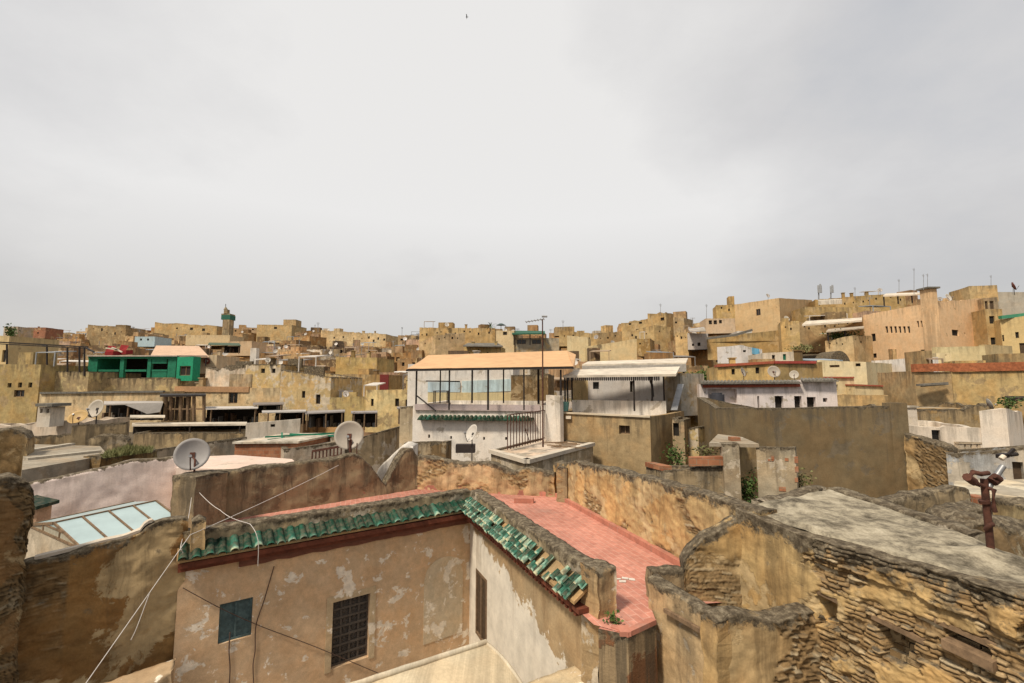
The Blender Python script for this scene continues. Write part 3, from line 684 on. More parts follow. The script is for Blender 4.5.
# yellow terrace wall
yw0 = fR0 - yN * .14 - dy * .35; yw1 = fR0 + dy * 8.4 - yN * .14
tb = ztab(V2(yw0), V2(yw1), [(560, 464), (575, 461), (590, 465), (620, 472), (660, 482), (700, 493), (731, 503), (760, 512)])
rwall('terrace_wall', '', '', V2(yw0), V2(yw1), .38, -6., prof(tb), .03, .035, 'ruin', (.53, .365, .175), house, freq=2.6, rub=.035, fn=wall_fn(.30))
pc = fR0 + dy * .25; pw = ztab(V2(yw0), V2(yw1), [(560, 464)])[0][1]
rwall('pier', '', '', V2(pc - dy * .0 - yN * .1 + dy * .0), V2(pc + yN * .3 - yN * .1 + dy * .35), .35, zf - .1, lambda s: pw - .02, .06, .03, 'worn', (.36, .25, .13), house, freq=3.)
# ================================================================ ruined house on the right
zr = -2.2
rc = hz(737, 508, zr); re_ = hz(1024, 594, zr); rd_ = (re_ - rc).normalized(); rE = rc + rd_ * 4.9
ruin = thing('ruined_house', 'crumbling stone house with a flat lime roof and gaping bricked openings', 'house', (rc.x + 2, rc.y - 2, GZ))
A_, B_ = Vector((rc.x, rc.y, 0)), Vector((rE.x, rE.y, 0)); Lr = (B_ - A_).length
tb = ztab(V2(A_), V2(B_), [(737, 508), (775, 524), (800, 533), (840, 544), (870, 552), (905, 562), (950, 574), (1000, 588), (1024, 594), (1120, 625)])
holes = [opening(A_, B_, 819, 596, 838, 628), opening(A_, B_, 881, 628, 915, 664), opening(A_, B_, 946, 632, 984, 652)]
def ruin_fn(P, s, z):
    u = s * Lr; px = None
    e = 0.; nb_ = noise.noise(Vector((u * 2.2, z * 2.2, 4))) * .30 + noise.noise(Vector((u * 7, z * 7, 2))) * .10
    lim = 1.45 + .28 * (z + 2.6) + nb_           # plaster survives on the corner end
    pl = 1. if u < lim and z > -3.95 + nb_ * .6 + .1 * u else 0.
    if pl: pl = min(1, max(0, (lim - u) / .04)); e -= .035 * pl
    if z > -2.62 + nb_ * .35 and u > lim: e -= .05 + .05 * noise.noise(P * 4)          # heavier crust below the roof edge
    if not pl:
        b2 = noise.noise(Vector((u * 1.3 + 5, z * 1.7, 8.)))
        b2 += .25 * noise.noise(P * 5.)
        if b2 > .10: pl = min(1, (b2 - .10) * 8) * .95; e -= .035 * pl
        e += .05 * noise.noise(P * 1.1) + .018 * noise.noise(P * 13.) + .012 * noise.noise(P * 27.)
    for s0, s1, z0, z1 in holes:
        j = .012 * noise.noise(P * 6) 
        if s0 + j < s < s1 + j and z0 < z < z1: e += .34 if z > lerp(z0, z1, .12) else .2
    cx = tab([(-3.6, .73), (-3.1, .76), (-2.75, .74), (-2.2, .76)], z); wv = .006 + .006 * abs(noise.noise(Vector((0, z * 5, 1))))
    if abs(s - cx - .01 * noise.noise(Vector((2, z * 6, 1)))) < wv and z > -3.2: e += .16
    return e, pl
rwall('wall', '', '', V2(A_), V2(B_), .5, -6.0, prof(tb), .021, .03, 'ruin2', (.53, .37, .17), ruin, rub=.062, freq=1.8, fn=ruin_fn, resz=.0135)
lt = MB(); dd = B_ - A_; nrn = outn(A_, B_)
for (s0, s1, z0, z1), ex in zip(holes, (.16, .10, .1)):
    a = A_ + dd * (s0 - .02); b = A_ + dd * (s1 + ex / Lr)
    lt.obox(a + up * (z1 - .03) - nrn * .16, b - a + up * -.04, nrn * .165, up * .06)
lt.build('lintel', M['wood'], ruin)
lb = MB(); s0, s1, z0, z1 = holes[2]; a = A_ + dd * s0; b = A_ + dd * (s1 + .02); lb.obox(a + up * (z0 - .02) - nrn * .1, b - a + up * -.03, nrn * .2, up * .1); lb.build('beam', M['wood'], ruin)
# rubble stacked inside the openings
rb = MB(); rg = random.Random(4)
for (s0, s1, z0, z1), fill in zip(holes, (.12, .7, .3)):
    z = z0
    while z < lerp(z0, z1, fill):
        h = rg.uniform(.06, .1); s = s0 + .004
        while s < s1 - .012:
            w = rg.uniform(.1, .22) / Lr; s2 = min(s1, s + w); a = A_ + dd * s; b = A_ + dd * s2
            o = -nrn * rg.uniform(.12, .24); t = rg.uniform(-.01, .01)
            p = [a + o + up * z, b + o + up * (z + t), b + o - nrn * .2 + up * z, a + o - nrn * .2 + up * z]
            rb = MB(); rb.hexa([v + nz3(v, 5, .02) for v in p] + [v + up * h * .92 + nz3(v + up * h, 5, .02) for v in p]); rb.build('stone', M['earth'], ruin, (.34, .25, .14)); s = s2 + .004
        z += h
# roof: lime screed with bumps, and the far parapet
rA = rc + Vector((.1, .1, 0)); rB = hz(775, 504, zr); rC_ = hz(829, 489, zr); rD = hz(966, 536, zr); rD2 = rD + rd_ * 3.; rows = []
NS, NW = 70, 40
for i in range(NS + 1):
    s = i / NS; a = lerp(rc, rE, s) - nrn * .12; b = lerp(rC_, rD + (rD - rC_).normalized() * 2.6, s); r = []
    for k in range(NW + 1):
        p = lerp(a, b, k / NW); p = Vector((p.x, p.y, zr - .03)); p.z += .05 * fb(p, .9, 3) + .018 * noise.noise(p * 6) + (.03 if k else -.05)
        mo = at(990, 543, 6.0); dm = (Vector((p.x, p.y)) - Vector((mo.x, mo.y))).length; p.z += .14 * math.exp(-(dm / .3) ** 2)
        r.append(p)
    rows.append(r)
mb = MB(); mb.grid(rows); mb.build('roof', M['lime'], ruin, (.52, .47, .36))
def wallto(nm, pts, zb, thick, parent, mat='worn', col=(.3, .25, .17), amp=.04, res=.07, z=zr):
    (xa, ya), (xb, yb) = pts[0], pts[-1]; a, b = hz(xa, ya, z), hz(xb, yb, z)
    tb = ztab(V2(a), V2(b), pts); return rwall(nm, '', '', V2(a), V2(b), thick, zb, prof(tb), res, amp, mat, col, parent, freq=3.)
wallto('parapet', [(828, 487), (860, 497), (900, 510), (940, 523), (967, 533)], -4.6, .28, ruin, 'worn2', (.32, .28, .2), .035)
wallto('parapet', [(768, 503), (790, 498), (812, 491), (828, 487)], -4.6, .3, ruin, 'worn2', (.34, .29, .2), .05)
sd = MB(); a = rc - nrn * .05; b = rC_
sd.face([Vector((b.x, b.y, GZ)), Vector((a.x, a.y, GZ)), Vector((a.x, a.y, zr - .12)), Vector((b.x, b.y, zr - .12))], [(0, 6), (3, 6), (3, 0), (0, 0)]); a, b = rD + (rD - rC_).normalized() * 2.6, rC_
sd.face([Vector((a.x, a.y, GZ)), Vector((b.x, b.y, GZ)), Vector((b.x, b.y, zr - .12)), Vector((a.x, a.y, zr - .12))], [(0, 6), (3, 6), (3, 0), (0, 0)])
sd.build('rear_wall', M['worn'], ruin, (.33, .25, .15))
# quarter arch wall and the low walls round the light shaft
lw0 = Vector((lowA.x + .02, lowA.y - .05, 0)); zl = at(648, 578, lw0.y).z
ar1 = rc + nrn * .0 + rd_ * .06; ar0 = hz(684, 571, zl); ar0.z = 0
tb = ztab(V2(ar0), V2(ar1), [(682, 566), (690, 551), (700, 541), (712, 533), (724, 526), (738, 520)])
rwall('arched_wall', 'ochre brick wall with a quarter arch top between terrace and stone house', 'wall', V2(ar0), V2(ar1), .3, -6.5, prof(tb), .026, .03, 'ruin', (.40, .265, .115), freq=3., rub=.025, fn=lambda P, s, z: (-.02 * (z > -2.75 - .5 * s + .25 * noise.noise(P * 2)), min(1, max(.15, .5 + (z + 2.85 + .5 * s + .3 * noise.noise(P * 2)) * 3))))
lp = [hz(648, 578, zl), hz(690, 604, zl), hz(745, 625, zl)]
lowroot = thing('low_wall', 'low plastered wall with a dark crumbling top beside the red terrace', 'wall', (lp[1].x, lp[1].y, GZ))
lw1 = hz(720, 618, zl - .02)
tb = ztab(V2(lp[0]), V2(lw1), [(648, 577), (665, 588), (680, 598), (700, 608), (720, 618)])
rwall('wall', '', '', V2(lp[0]), V2(lw1), .25, GZ + 2, prof(tb), .045, .03, 'worn2', (.5, .36, .2), lowroot, freq=3.)
lw2 = ar1 + rd_ * 1.35 - nrn * .1; lw2.z = 0
rwall('wall', '', '', V2(lw1 - (lw2 - lw1).normalized() * .1), V2(lw2), .3, GZ + 2, lambda s: lerp(zl - .03, zl - .12, s) + .05 * math.sin(s * 9), .03, .03, 'ruin', (.46, .33, .17), lowroot, rub=.05, freq=2., fn=lambda P, s, z: (0, 1. if s < .62 + .3 * noise.noise(P * 2.5) - .12 * (zl - z) else 0.))
rwall('wall', '', '', V2(ar0 + Vector((-.6, -.02, 0))), V2(ar0 + Vector((.02, .05, 0))), .22, GZ + 4, lambda s: zl, .05, .03, 'worn', (.3, .22, .13), lowroot, freq=3.)
b0, b1 = wallpt(lp[0], lw1, 706, 612), wallpt(lp[0], lw1, 722, 618); lnn = outn(lp[0], lw1)
rwall('pier', '', '', V2(b0 + lnn * .12), V2(b1 + lnn * .12), .42, GZ + 2, lambda s: zl + .03 - .08 * abs(2 * s - 1), .045, .025, 'worn2', (.47, .32, .15), lowroot, freq=3.)
bm_ = MB(); a, b = wallpt(lp[0], lw1, 668, 609) + lnn * .07, wallpt(lp[0], lw1, 712, 634) + lnn * .07; bm_.bar(a, b, .06, .06); bm_.build('wooden_batten', M['wood'], lowroot)
# ================================================================ far-left ruin, pink house, skylight
def earth_fn(P, s, z):
    b = .62 + .75 * noise.noise(P * 1.1 + Vector((4, 0, 2))) + .3 * noise.noise(P * 4.) + (.5 if s > .25 else -.25)
    return (.10 * noise.noise(P * .9) + .02 * noise.noise(P * 7), min(.93, max(.1, b)))
la, lb_ = at(22, 563, 8.5), at(186, 527, 10.1)
tb = ztab(V2(la), V2(lb_), [(20, 566), (60, 556), (90, 548), (125, 540), (140, 534), (146, 526), (160, 522), (186, 518)])
rwall('alley_wall', 'dark brown eroded alley wall topped with a pale lime coping', 'wall', V2(la), V2(lb_), .34, GZ - .3, prof(tb), .05, .05, 'ruin', (.26, .145, .052), freq=1.6, rub=.035, fn=earth_fn, resz=.03)
co = MB(); d = lb_ - la
for i in range(26):
    s0, s1 = .06 + i / 26 * .70, .06 + (i + 1) / 26 * .70
    a = Vector((lerp(la.x, lb_.x, s0), lerp(la.y, lb_.y, s0), tab(tb, s0) + .02)); b = Vector((lerp(la.x, lb_.x, s1), lerp(la.y, lb_.y, s1), tab(tb, s1) + .02)); n_ = outn(la, lb_)
    co.hexa([a - n_ * .06, b - n_ * .06, b - n_ * .24, a - n_ * .24] + [q + up * (.05 + .02 * noise.noise(q * 3)) for q in (a - n_ * .06, b - n_ * .06, b - n_ * .24, a - n_ * .24)])
co.build('coping', M['white'], bpy.data.objects['alley_wall'], (.52, .45, .36))
lt0, lt1 = at(-70, 520, 7.4), at(31, 520, 8.4)
tb = ztab(V2(lt0), V2(lt1), [(-70, 484), (0, 480), (18, 477), (30, 482), (34, 490)])
rwall('ruined_wall', 'tall crumbling brown stone wall standing above the alley at the edge', 'wall', V2(lt0), V2(lt1), .6, GZ - .3, prof(tb), .03, .07, 'ruin', (.27, .155, .065), freq=1.5, rub=.06, fn=lambda P, s, z: (.1 * noise.noise(P * 1.3), .6 if noise.noise(P * 1.4) > .32 else 0.))
ra, rb_ = at(84, 700, 8.4), at(172, 668, 9.0)
tb = ztab(V2(ra), V2(rb_), [(80, 704), (100, 697), (130, 687), (150, 681), (176, 672)])
rwall('rubble_ledge', 'pale broken plaster ledge at the foot of the brown alley wall', 'ledge', V2(ra), V2(rb_), .5, GZ, prof(tb), .06, .05, 'facade', (.42, .30, .18), freq=2.5)
# pink house behind the alley wall
pk0, pk1 = at(8, 489, 14.4), at(190, 458, 17.2)
tb = ztab(V2(pk0), V2(pk1), [(8, 490), (40, 481), (80, 473), (115, 465), (135, 460), (165, 458), (190, 457)])
pinkh = thing('pink_house', 'low pink plastered house with a lichen edged flat roof behind the glass skylight', 'house', (-10.5, 18, GZ))
rwall('wall', '', '', V2(pk0), V2(pk1), .4, GZ, prof(tb), .1, .03, 'pinkwash', (.80, .67, .60), pinkh, freq=2.)
zk = -2.85
pg = [hz(x, y, zk) for x, y in ((176, 468), (262, 470), (300, 466), (292, 459), (236, 455), (186, 457))]
mb = MB(); mb.face(pg); 
for i in range(len(pg)): 
    p, q = pg[i], pg[(i + 1) % len(pg)]; mb.face([q + up * GZ * .7, q, p, p + up * GZ * .7][::-1])
mb.build('flat_roof', M['white'], pinkh, (.62, .49, .41))
g = on_plane(42, 500, pk0, pk1); gp = Vector((lerp(pk0.x, pk1.x, g[0]), lerp(pk0.y, pk1.y, g[0]), g[1])); n_ = outn(pk0, pk1)
# green tiled hood at the left
hd = MB(); c = at(41, 503, 13.2); hd.slab([c + Vector((-.5, -.3, .1)), c + Vector((.18, -.3, -.02)), c + Vector((.18, .35, .0)), c + Vector((-.5, .35, .14))], .09)
hood = hd.build('tiled_hood', M['glaze'], None); tag(hood, 'small green tiled hood sticking out beside the tall brown ruin', 'hood')
hw = MB(); hw.box(c.x - .55, c.x + .02, c.y - .1, c.y + .3, c.z - 5, c.z - .12); hw.build('hood_wall', M['worn2'], hood, (.5, .33, .22))
# skylight
sk = thing('skylight', 'pitched glass skylight with four pale panes behind the alley wall', 'skylight', at(100, 560, 12.2))
R0, R1 = at(54, 523, 11.6), at(156, 501, 13.4); E0, E1 = at(82, 549, 10.7), at(180, 519, 12.5)
ax = (R1 - R0); dn_ = E0 - R0
for i in range(4):
    a, b = i / 4 + .012, (i + 1) / 4 - .012; p = MB(); nn = ax.cross(dn_).normalized(); nn = nn if nn.z > 0 else -nn
    lo0, lo1 = lerp(E0, E1, a), lerp(E0, E1, b); h0, h1 = lerp(R0, R1, a), lerp(R0, R1, b)
    p.hexa([lo0 - nn * .012, lo1 - nn * .012, h1 - nn * .012, h0 - nn * .012, lo0, lo1, h1, h0]); p.build('glass_pane', M['pane'], sk)
fr = MB()
for i in range(5): fr.bar(lerp(E0, E1, i / 4), lerp(R0, R1, i / 4), .032, .06)
fr.bar(R0, R1, .045, .06); fr.bar(E0, E1, .04, .05); O0 = R0 * 2 - E0; O0 = Vector((2 * R0.x - E0.x, 2 * R0.y - E0.y, E0.z)); O1 = Vector((2 * R1.x - E1.x, 2 * R1.y - E1.y, E1.z))
fr.bar(O0, R0, .055, .06); fr.bar(O0, O1, .05, .05); fr.bar(O0, E0, .05, .05); fr.bar(lerp(O0, R0, .62), lerp(E0, R0, .62), .04, .04)
fr.bar(lerp(O0, E0, .32), lerp(O0, R0, .63), .04, .04); fr.bar(lerp(O0, E0, .62), lerp(E0, R0, .74), .04, .04); fr.build('frame', M['wood'], sk)
gb = MB(); gb.face([O0, E0, R0]); gb.build('gable_panel', M['tint'], sk, (.36, .33, .25))
gl = MB(); gl.face([lerp(O0, E0, .36) + up * .28 + (R0 - R1).normalized() * .01, lerp(O0, E0, .58) + up * .28 + (R0 - R1).normalized() * .01, lerp(E0, R0, .72) + (R0 - R1).normalized() * .01, lerp(O0, R0, .7) + (R0 - R1).normalized() * .01]); gl.build('gable_pane', M['pane'], sk)
bs = MB()
bs.face([O1, O0, R0, R1]); bs.build('rear_pane', M['pane'], sk)
bw = MB(); bw.slab([O0, E0, E1, O1], .12, (0, 0, -6)); bw.build('base_wall', M['worn2'], sk, (.45, .38, .28))
# canvas cover in the courtyard and the ledge on the right wing
cv = thing('courtyard_cover', 'cream curved sheet covering a corner of the courtyard below the grille window', 'cover', at(440, 700, 8.6))
a0, a1 = at(330, 694, 7.6), at(486, 643, 9.6); d = (a1 - a0); f_ = Vector((d.y, -d.x, 0)).normalized(); rows = []
for k in range(14):
    t = k / 13; o = .25 + f_ * 0 if False else None
    off = f_ * (1.7 * math.sin(t * 1.35)) + up * (-1.25 * (1 - math.cos(t * 1.35)) * 1.0)
    rows.append([a0 + d * (i / 12) + off + up * (.012 * noise.noise(Vector((i * .7, k * .5, 0)))) for i in range(13)])
mb = MB(); mb.grid(rows[::-1]); mb.grid([[p - up * .05 for p in r] for r in rows]); mb.build('sheet', M['clean'], cv, (.60, .50, .34))
rim = MB(); rim.tube([p + up * .015 for p in rows[0]], .055, 8); rim.tube([r[-1] for r in rows], .035, 6); rim.build('rim', M['clean'], cv, (.64, .56, .42))
cw = MB(); cw.obox(a0 - f_ * .02 + up * -5, d, -f_ * .12, up * 4.98); cw.build('support_wall', M['facade'], cv, (.42, .31, .2))
g0 = wallpt(P2, Q2, 590, 677); g0 = pB + dr * ((g0 - pB).dot(dr)); lz = wallpt(P2, Q2, 588, 672).z - .22
rwall('ledge', '', '', V2(g0 + nr * 1.2), V2(g0 + nr * -.05), .5, GZ, lambda s: lz + .1 * s, .07, .03, 'facade', (.56, .46, .3), house, freq=2.)
# ================================================================ dishes, cables and small things close by
dish(192, 454, 12.6, 15.3, .5, .3, 483, (.30, .28, .265), 'grey dish on the back wall above the green eave tiles')
dish(349, 435, 16.6, 14, .25, .3, 470, (.37, .32, .26), 'cream dish on a thin mast in front of the beige houses')
dish(471, 433, 17.6, 9, -.95, .45, 463, (.5, .46, .4), 'dish tilted sideways on a mast before the white house', 'iron')
mt = MB(); c0 = at(352, 492, 16.3); c1 = at(350, 440, 16.3); mt.tube([c0, c1], .05, 7); mt.tube([c0 + Vector((.12, 0, .4)), c1 + Vector((.25, 0, -.1))], .02, 5); tag(mt.build('rusty_pole', M['rust'], None), 'rusty pole standing against the broken back wall under the cream dish', 'pole')
# pole with clamps on the ruined roof
mo = at(990, 542, 6.0); rp = thing('rusty_post', 'rusty bent post with clamps and a dish arm on the lime roof', 'post', mo)
m = MB(); tp = at(984, 479, 6.0); m.tube([mo - up * .25, lerp(mo, tp, .5), tp], .04, 10); m.build('post', M['rust'], rp)
m = MB(); c = at(985, 487, 6.0); m.tube([c, at(975, 483, 5.95), at(968, 478, 5.9), at(973, 472, 5.9), at(981, 474, 5.95), at(988, 473, 6)], .03, 8); m.tube([at(974, 482, 5.95), at(967, 477, 5.88)], .05, 8); m.build('bracket', M['rust'], rp)
m = MB(); m.tube([at(987, 488, 6), at(994, 490, 5.9), at(993, 505, 5.9), at(995, 512, 5.9)], .028, 6); m.tube([at(984, 500, 6), at(985, 503, 6)], .058, 10); m.tube([at(986, 530, 6), at(990, 525, 5.94), at(993, 524, 5.94)], .03, 6); m.build('clamp', M['rust'], rp)
m = MB(); m.tube([at(988, 488, 6.), at(1003, 466, 6.)], .034, 8); m.build('arm', M['steel'], rp)
m = MB(); m.tube([at(992, 482, 5.95), at(998, 477, 5.95)], .06, 8); m.tube([at(995, 476, 5.9), at(1001, 480, 5.9)], .03, 6); m.build('clamp', M['rust'], rp)
m = MB(); m.tube([at(1001, 459, 6), at(1004, 456, 6)], .03, 8); m.build('receiver', M['tin'], rp)
m = MB(); m.obox(at(1003, 459, 6), (.09, 0, .02), (0, .09, 0), (0, 0, .05)); m.bar(at(1008, 455, 6), at(1014, 449, 6), .03); m.tube([at(1010, 455, 6), at(1017, 454, 6)], .025, 6); m.build('receiver', M['iron'], rp)
def cable(label, pts, r=.009, mat='cable', sag=.0, n=14):
    P_ = [Vector(p) for p in pts]; out = []
    E_ = [P_[0] * 2 - P_[1]] + P_ + [P_[-1] * 2 - P_[-2]]
    for i, (a, b) in enumerate(zip(P_, P_[1:])):
        p0, p3 = E_[i], E_[i + 3]
        for k in range(n):
            t = k / n; q = a * 2 + (b - p0) * t + (p0 * 2 - a * 5 + b * 4 - p3) * t * t + (a * 3 - p0 - b * 3 + p3) * t ** 3
            out.append(q * .5 - up * sag * 4 * t * (1 - t))
    out.append(P_[-1]); mb = MB(); mb.tube(out, r, 5); return tag(mb.build('cable', M[mat], None), label, 'cable')
cable('white cable stretched from the rusty pole across the back wall to the eave corner', [at(352, 458, 16.1), at(190, 535, 9.75)], .0075, sag=.06)
cable('white cable running steeply from the eave corner down across the brown alley wall', [at(190, 535, 9.75), at(150, 592, 8.6), at(84, 686, 7.2)], .0075)
cable('white cable sagging from the grey dish across the green tiles to the facade', [at(190, 482, 12.5), at(220, 510, 11.3), at(250, 524, 10.4), at(258, 540, 10.2), at(258, 566, 10.2)], .0075, sag=.04)
cable('thin pale cable hanging from the pier down to the eave corner', [at(193, 488, 12.3), at(188, 520, 11.4), at(181, 545, 9.7), at(183, 553, 9.6)], .007)
def wallw(pts, o=.02): return [wallpt(pA, pB, x, y) + nl * o for x, y in pts]
cable('dark cable hanging down the facade below the blue green shutter', wallw([(230, 632), (229, 650), (230, 668), (229, 690)]), .013, 'dcable')
cable('dark cable running down the facade between shutter and grille window', wallw([(274, 566), (264, 600), (256, 625), (255, 650), (253, 665), (254, 690)]), .011, 'dcable')
cable('brown cable crossing the facade diagonally from the eave corner past the shutter', wallw([(183, 587), (222, 608), (260, 625), (300, 640), (330, 652), (420, 690)], .05), .009, 'dcable')
cable('frayed white string hanging on the brown alley wall', [at(150, 592, 9.4), at(137, 627, 9.2), at(131, 640, 9.15)], .008)
plant('wall_plant', 'small green plant growing at the broken corner of the terrace edge', hz(613, 634, -4.0) + Vector((0, -.06, 0)), .16, .12, .34, 150, .07)
rs = MB(); c = hz(622, 580, zf + .005); rg = random.Random(3)
for i in range(5): q = c + Vector((rg.uniform(-.2, .2), rg.uniform(-.12, .12), 0)); rs.obox(q, (rg.uniform(.06, .14), rg.uniform(-.05, .05), 0), (rg.uniform(-.04, .04), rg.uniform(.04, .09), 0), (0, 0, .012))
tag(rs.build('paper_scrap', M['white'], None, (.6, .55, .48)), 'torn pale scrap lying on the red terrace floor', 'scrap')
rs = MB(); c = hz(584, 564, zf + .005); rs.obox(c, (.26, -.04, 0), (.05, .3, 0), (0, 0, .01)); tag(rs.build('tile_patch', M['tint'], None, (.46, .42, .33)), 'pale grey cement patch on the red terrace beside the parapet', 'patch')
bt = MB(); c = hz(514, 503, zf + .005); bt.obox(c, (.62, -.05, 0), (.03, .22, 0), (0, 0, .14)); tag(bt.build('brick_step', M['curb'], None), 'low red brick step against the back wall of the terrace', 'step')
# ================================================================ nearer town: terraces and houses around the courtyard house
OCH = (.47, .33, .16); BEI = (.52, .41, .22); CRM = (.62, .52, .32); BRN = (.30, .22, .12); GRB = (.27, .22, .145); WHT = (.68, .65, .62); PNK = (.54, .39, .25); TAN = (.43, .31, .165)
def canopy(name, label, quad, th, mat, posts=(), postr=.05, pmat='iron', cat='canopy', col=(1, 1, 1), group=None, foot=None, sheet='sheet'):
    """quad: four (px, py, Y) going front left, front right, back right, back left; posts: (px, py_top, py_bottom, Y)"""
    q = [at(*p) for p in quad]; zb = at(posts[0][0], posts[0][2], posts[0][3]).z if posts else min(p.z for p in q) - 2
    c = sum(q, Vector()) / 4; root = thing(name, label, cat, (c.x, c.y, zb), group)
    mb = MB(); mb.slab(q, th); mb.build(sheet, M[mat], root, col)
    for px, y0, y1, Y in posts:
        m = MB(); a, b = at(px, y1, Y), at(px, y0, Y); a.x = b.x = (a.x + b.x) / 2; m.tube([a, Vector((b.x, b.y, b.z))], postr, 6); m.build('post', M[pmat], root)
    return root
def sub(root, nm, mat, fn, col=(1, 1, 1)):
    mb = MB(); fn(mb); return mb.build(nm, M[mat], root, col)
def strip_px(root, nm, mat, p0, p1, h, dep, col=(1, 1, 1), lift=0.):
    """box along a wall top: p0, p1 = (px, py of its top, Y)"""
    def f(mb):
        a, b = at(*p0), at(*p1); n = outn(a, b); mb.slab([a + n * .04 + up * lift, b + n * .04 + up * lift, b - n * dep + up * lift, a - n * dep + up * lift], h)
    return sub(root, nm, mat, f, col)
def tile_row(root, p0, p1, pitch, proj, drop, mat='ceramic', r=None):
    a, b = at(*p0), at(*p1); n = outn(a, b); L = (b - a).length; ax = (b - a) / L; k = int(L / pitch); mb = MB(); r = r or pitch * .45
    mb.slab([a - n * .1, b - n * .1, b + n * proj - up * drop, a + n * proj - up * drop][::-1], .04)
    for i in range(k):
        c = a + ax * pitch * (i + .5); rows = [[p + (ax * math.cos(t) + up * math.sin(t)) * r for t in [math.pi * q / 5 for q in range(6)]] for p in (c - n * .1, c + n * proj - up * drop)]
        rg = random.Random(i); cc = (min(1, max(0, rg.gauss(.25, .1))), 0, 0); mb.grid(rows, cols=[[cc] * 6] * 2); mb.face(rows[1], col=cc)
    return mb.build('tile_eave', M[mat], root)
# --- blank brown wall house
h = bld('walled_house', 'large blank grey brown walled house behind the stone ruin', [(697, 397, 24.5), (715, 408, 20.5), (890, 406, 20.5)], 512, backdrop=1.3, col=(.20, .148, .082), mat='drab', par=.35, j=.05, cat='house', t=.3)
def f(mb):
    a = at(889, 403, 20.5); mb.box(a.x, a.x + .75, a.y - .06, a.y + .4, -8, a.z); 
sub(h, 'corner_pier', 'drab', f, (.21, .158, .09))
rwall('stone_gable', 'rough tan stone gable wall beside the blank brown wall', 'wall', V2(at(904, 440, 20.3)), V2(at(948, 447, 18.6)), .5, -9, prof(ztab(V2(at(904, 440, 20.3)), V2(at(948, 447, 18.6)), [(904, 434), (915, 437), (932, 442), (948, 448)])), .05, .07, 'ruin', (.4, .28, .14), freq=1.5, rub=.05, fn=lambda P, s, z: (0, 1. if s < .28 - .1 * (z + 3) + .2 * noise.noise(P * 1.4) else 0.))
# --- white house with three doors
h = bld('whitewashed_house', 'whitewashed terrace house with three dark doorways above the blank brown wall', [(699, 384, 28), (836, 379, 27.)], 414, col=(.68, .61, .58), mat='white', par=.15, D=4.5, wins=[(0, 775, 396, 783.5, 409, 'b'), (0, 794.5, 396, 802, 409, 'b'), (0, 807, 397, 816, 409, 'b'), (0, 823, 398, 827.5, 402, 'b'), (0, 757.5, 396, 759.5, 408, 'b'), (0, 708, 389, 737, 403, 'v')], rd=.35)
tile_row(h, (700, 381.5, 27.9), (799, 381, 27.2), .2, .3, .12); tile_row(h, (801, 379, 27.2), (836, 379, 26.9), .2, .3, .12)
strip_px(h, 'red_band', 'tint', (703, 385, 27.9), (800, 384, 27.1), .16, .1, (.33, .08, .04))
tk = MB(); c = at(717, 402, 27.4); tk.tube([c, c + up * .45], .42, 12); tk.tube([c + up * .45, c + up * .55], .3, 10); tag(tk.build('water_barrel', M['tint'], None, (.05, .05, .06)), 'dark barrel standing in the niche of the whitewashed house', 'barrel')
# --- house with the round windows
h = bld('round_window_house', 'ochre house with two small round windows under a red roof edge', [(717, 366, 37), (774, 362.5, 36), ], 392, clut=1, col=(.56, .40, .17), par=.1, D=5, wins=[(0, 731.5, 369, 735, 374.5, 'b'), (0, 755.5, 367.5, 759.5, 373.5, 'b')])
strip_px(h, 'roof_edge', 'tint', (717, 364.5, 36.9), (774, 361, 35.9), .2, 1.2, (.35, .09, .045))
h = bld('brown_annex', 'brown plastered annex under a red roof edge beside the round windows', [(774.5, 362.5, 36), (822, 362, 36.3)], 392, clut=1, col=(.36, .26, .12), par=.1, D=5)
strip_px(h, 'roof_edge', 'tint', (774.5, 361, 35.9), (816, 361, 36.1), .2, 1.2, (.35, .06, .045))
dish(743.5, 372, 34, 4.5, .7, .3, 381, (.33, .29, .24), 'small grey brown dish between two round windows')
dish(774, 371.5, 33.5, 6, -.2, .3, 381, (.36, .31, .25), 'grey brown dish before the corner of the ochre house')
dish(794, 374.5, 33.5, 4.2, -.6, .3, 381, (.42, .37, .3), 'small dish before the brown annex wall')
# --- cream houses
bld('cream_house', 'cream stepped house with two slit windows below the pink slit window house', [(817, 360, 46), (866, 362, 43), (914, 365, 52)], 400, col=(.66, .56, .35), mat='clean', par=.2, wins=[(0, 829.5, 365, 839.5, 367.4, 'b'), (0, 855.5, 363.3, 860.5, 366.3, 'b')])
h = bld('cream_annex', 'cream annex with a thin red roof line below the cream stepped house', [(816, 377.5, 40), (854, 377.5, 40)], 400, col=(.66, .54, .32), mat='clean', par=.1, D=3, wins=[(0, 834, 384.5, 838, 391, 'b')])
strip_px(h, 'roof_edge', 'tint', (816, 376.7, 39.9), (854, 376.7, 39.9), .12, 3, (.35, .1, .06))
h = bld('cream_lean_to', 'low cream lean-to with a red roof line at the end of the annex', [(854.5, 385, 39), (883, 386, 39)], 402, col=(.64, .53, .32), mat='clean', par=.1, D=3)
strip_px(h, 'roof_edge', 'tint', (854.5, 384.2, 38.9), (883, 385.2, 38.9), .12, 3, (.35, .1, .06))
bld('ochre_garden_wall_house', 'low ochre house running below the cream annex', [(836, 395, 36), (888, 396, 34), ], 420, col=(.47, .33, .16), par=.2, D=4)
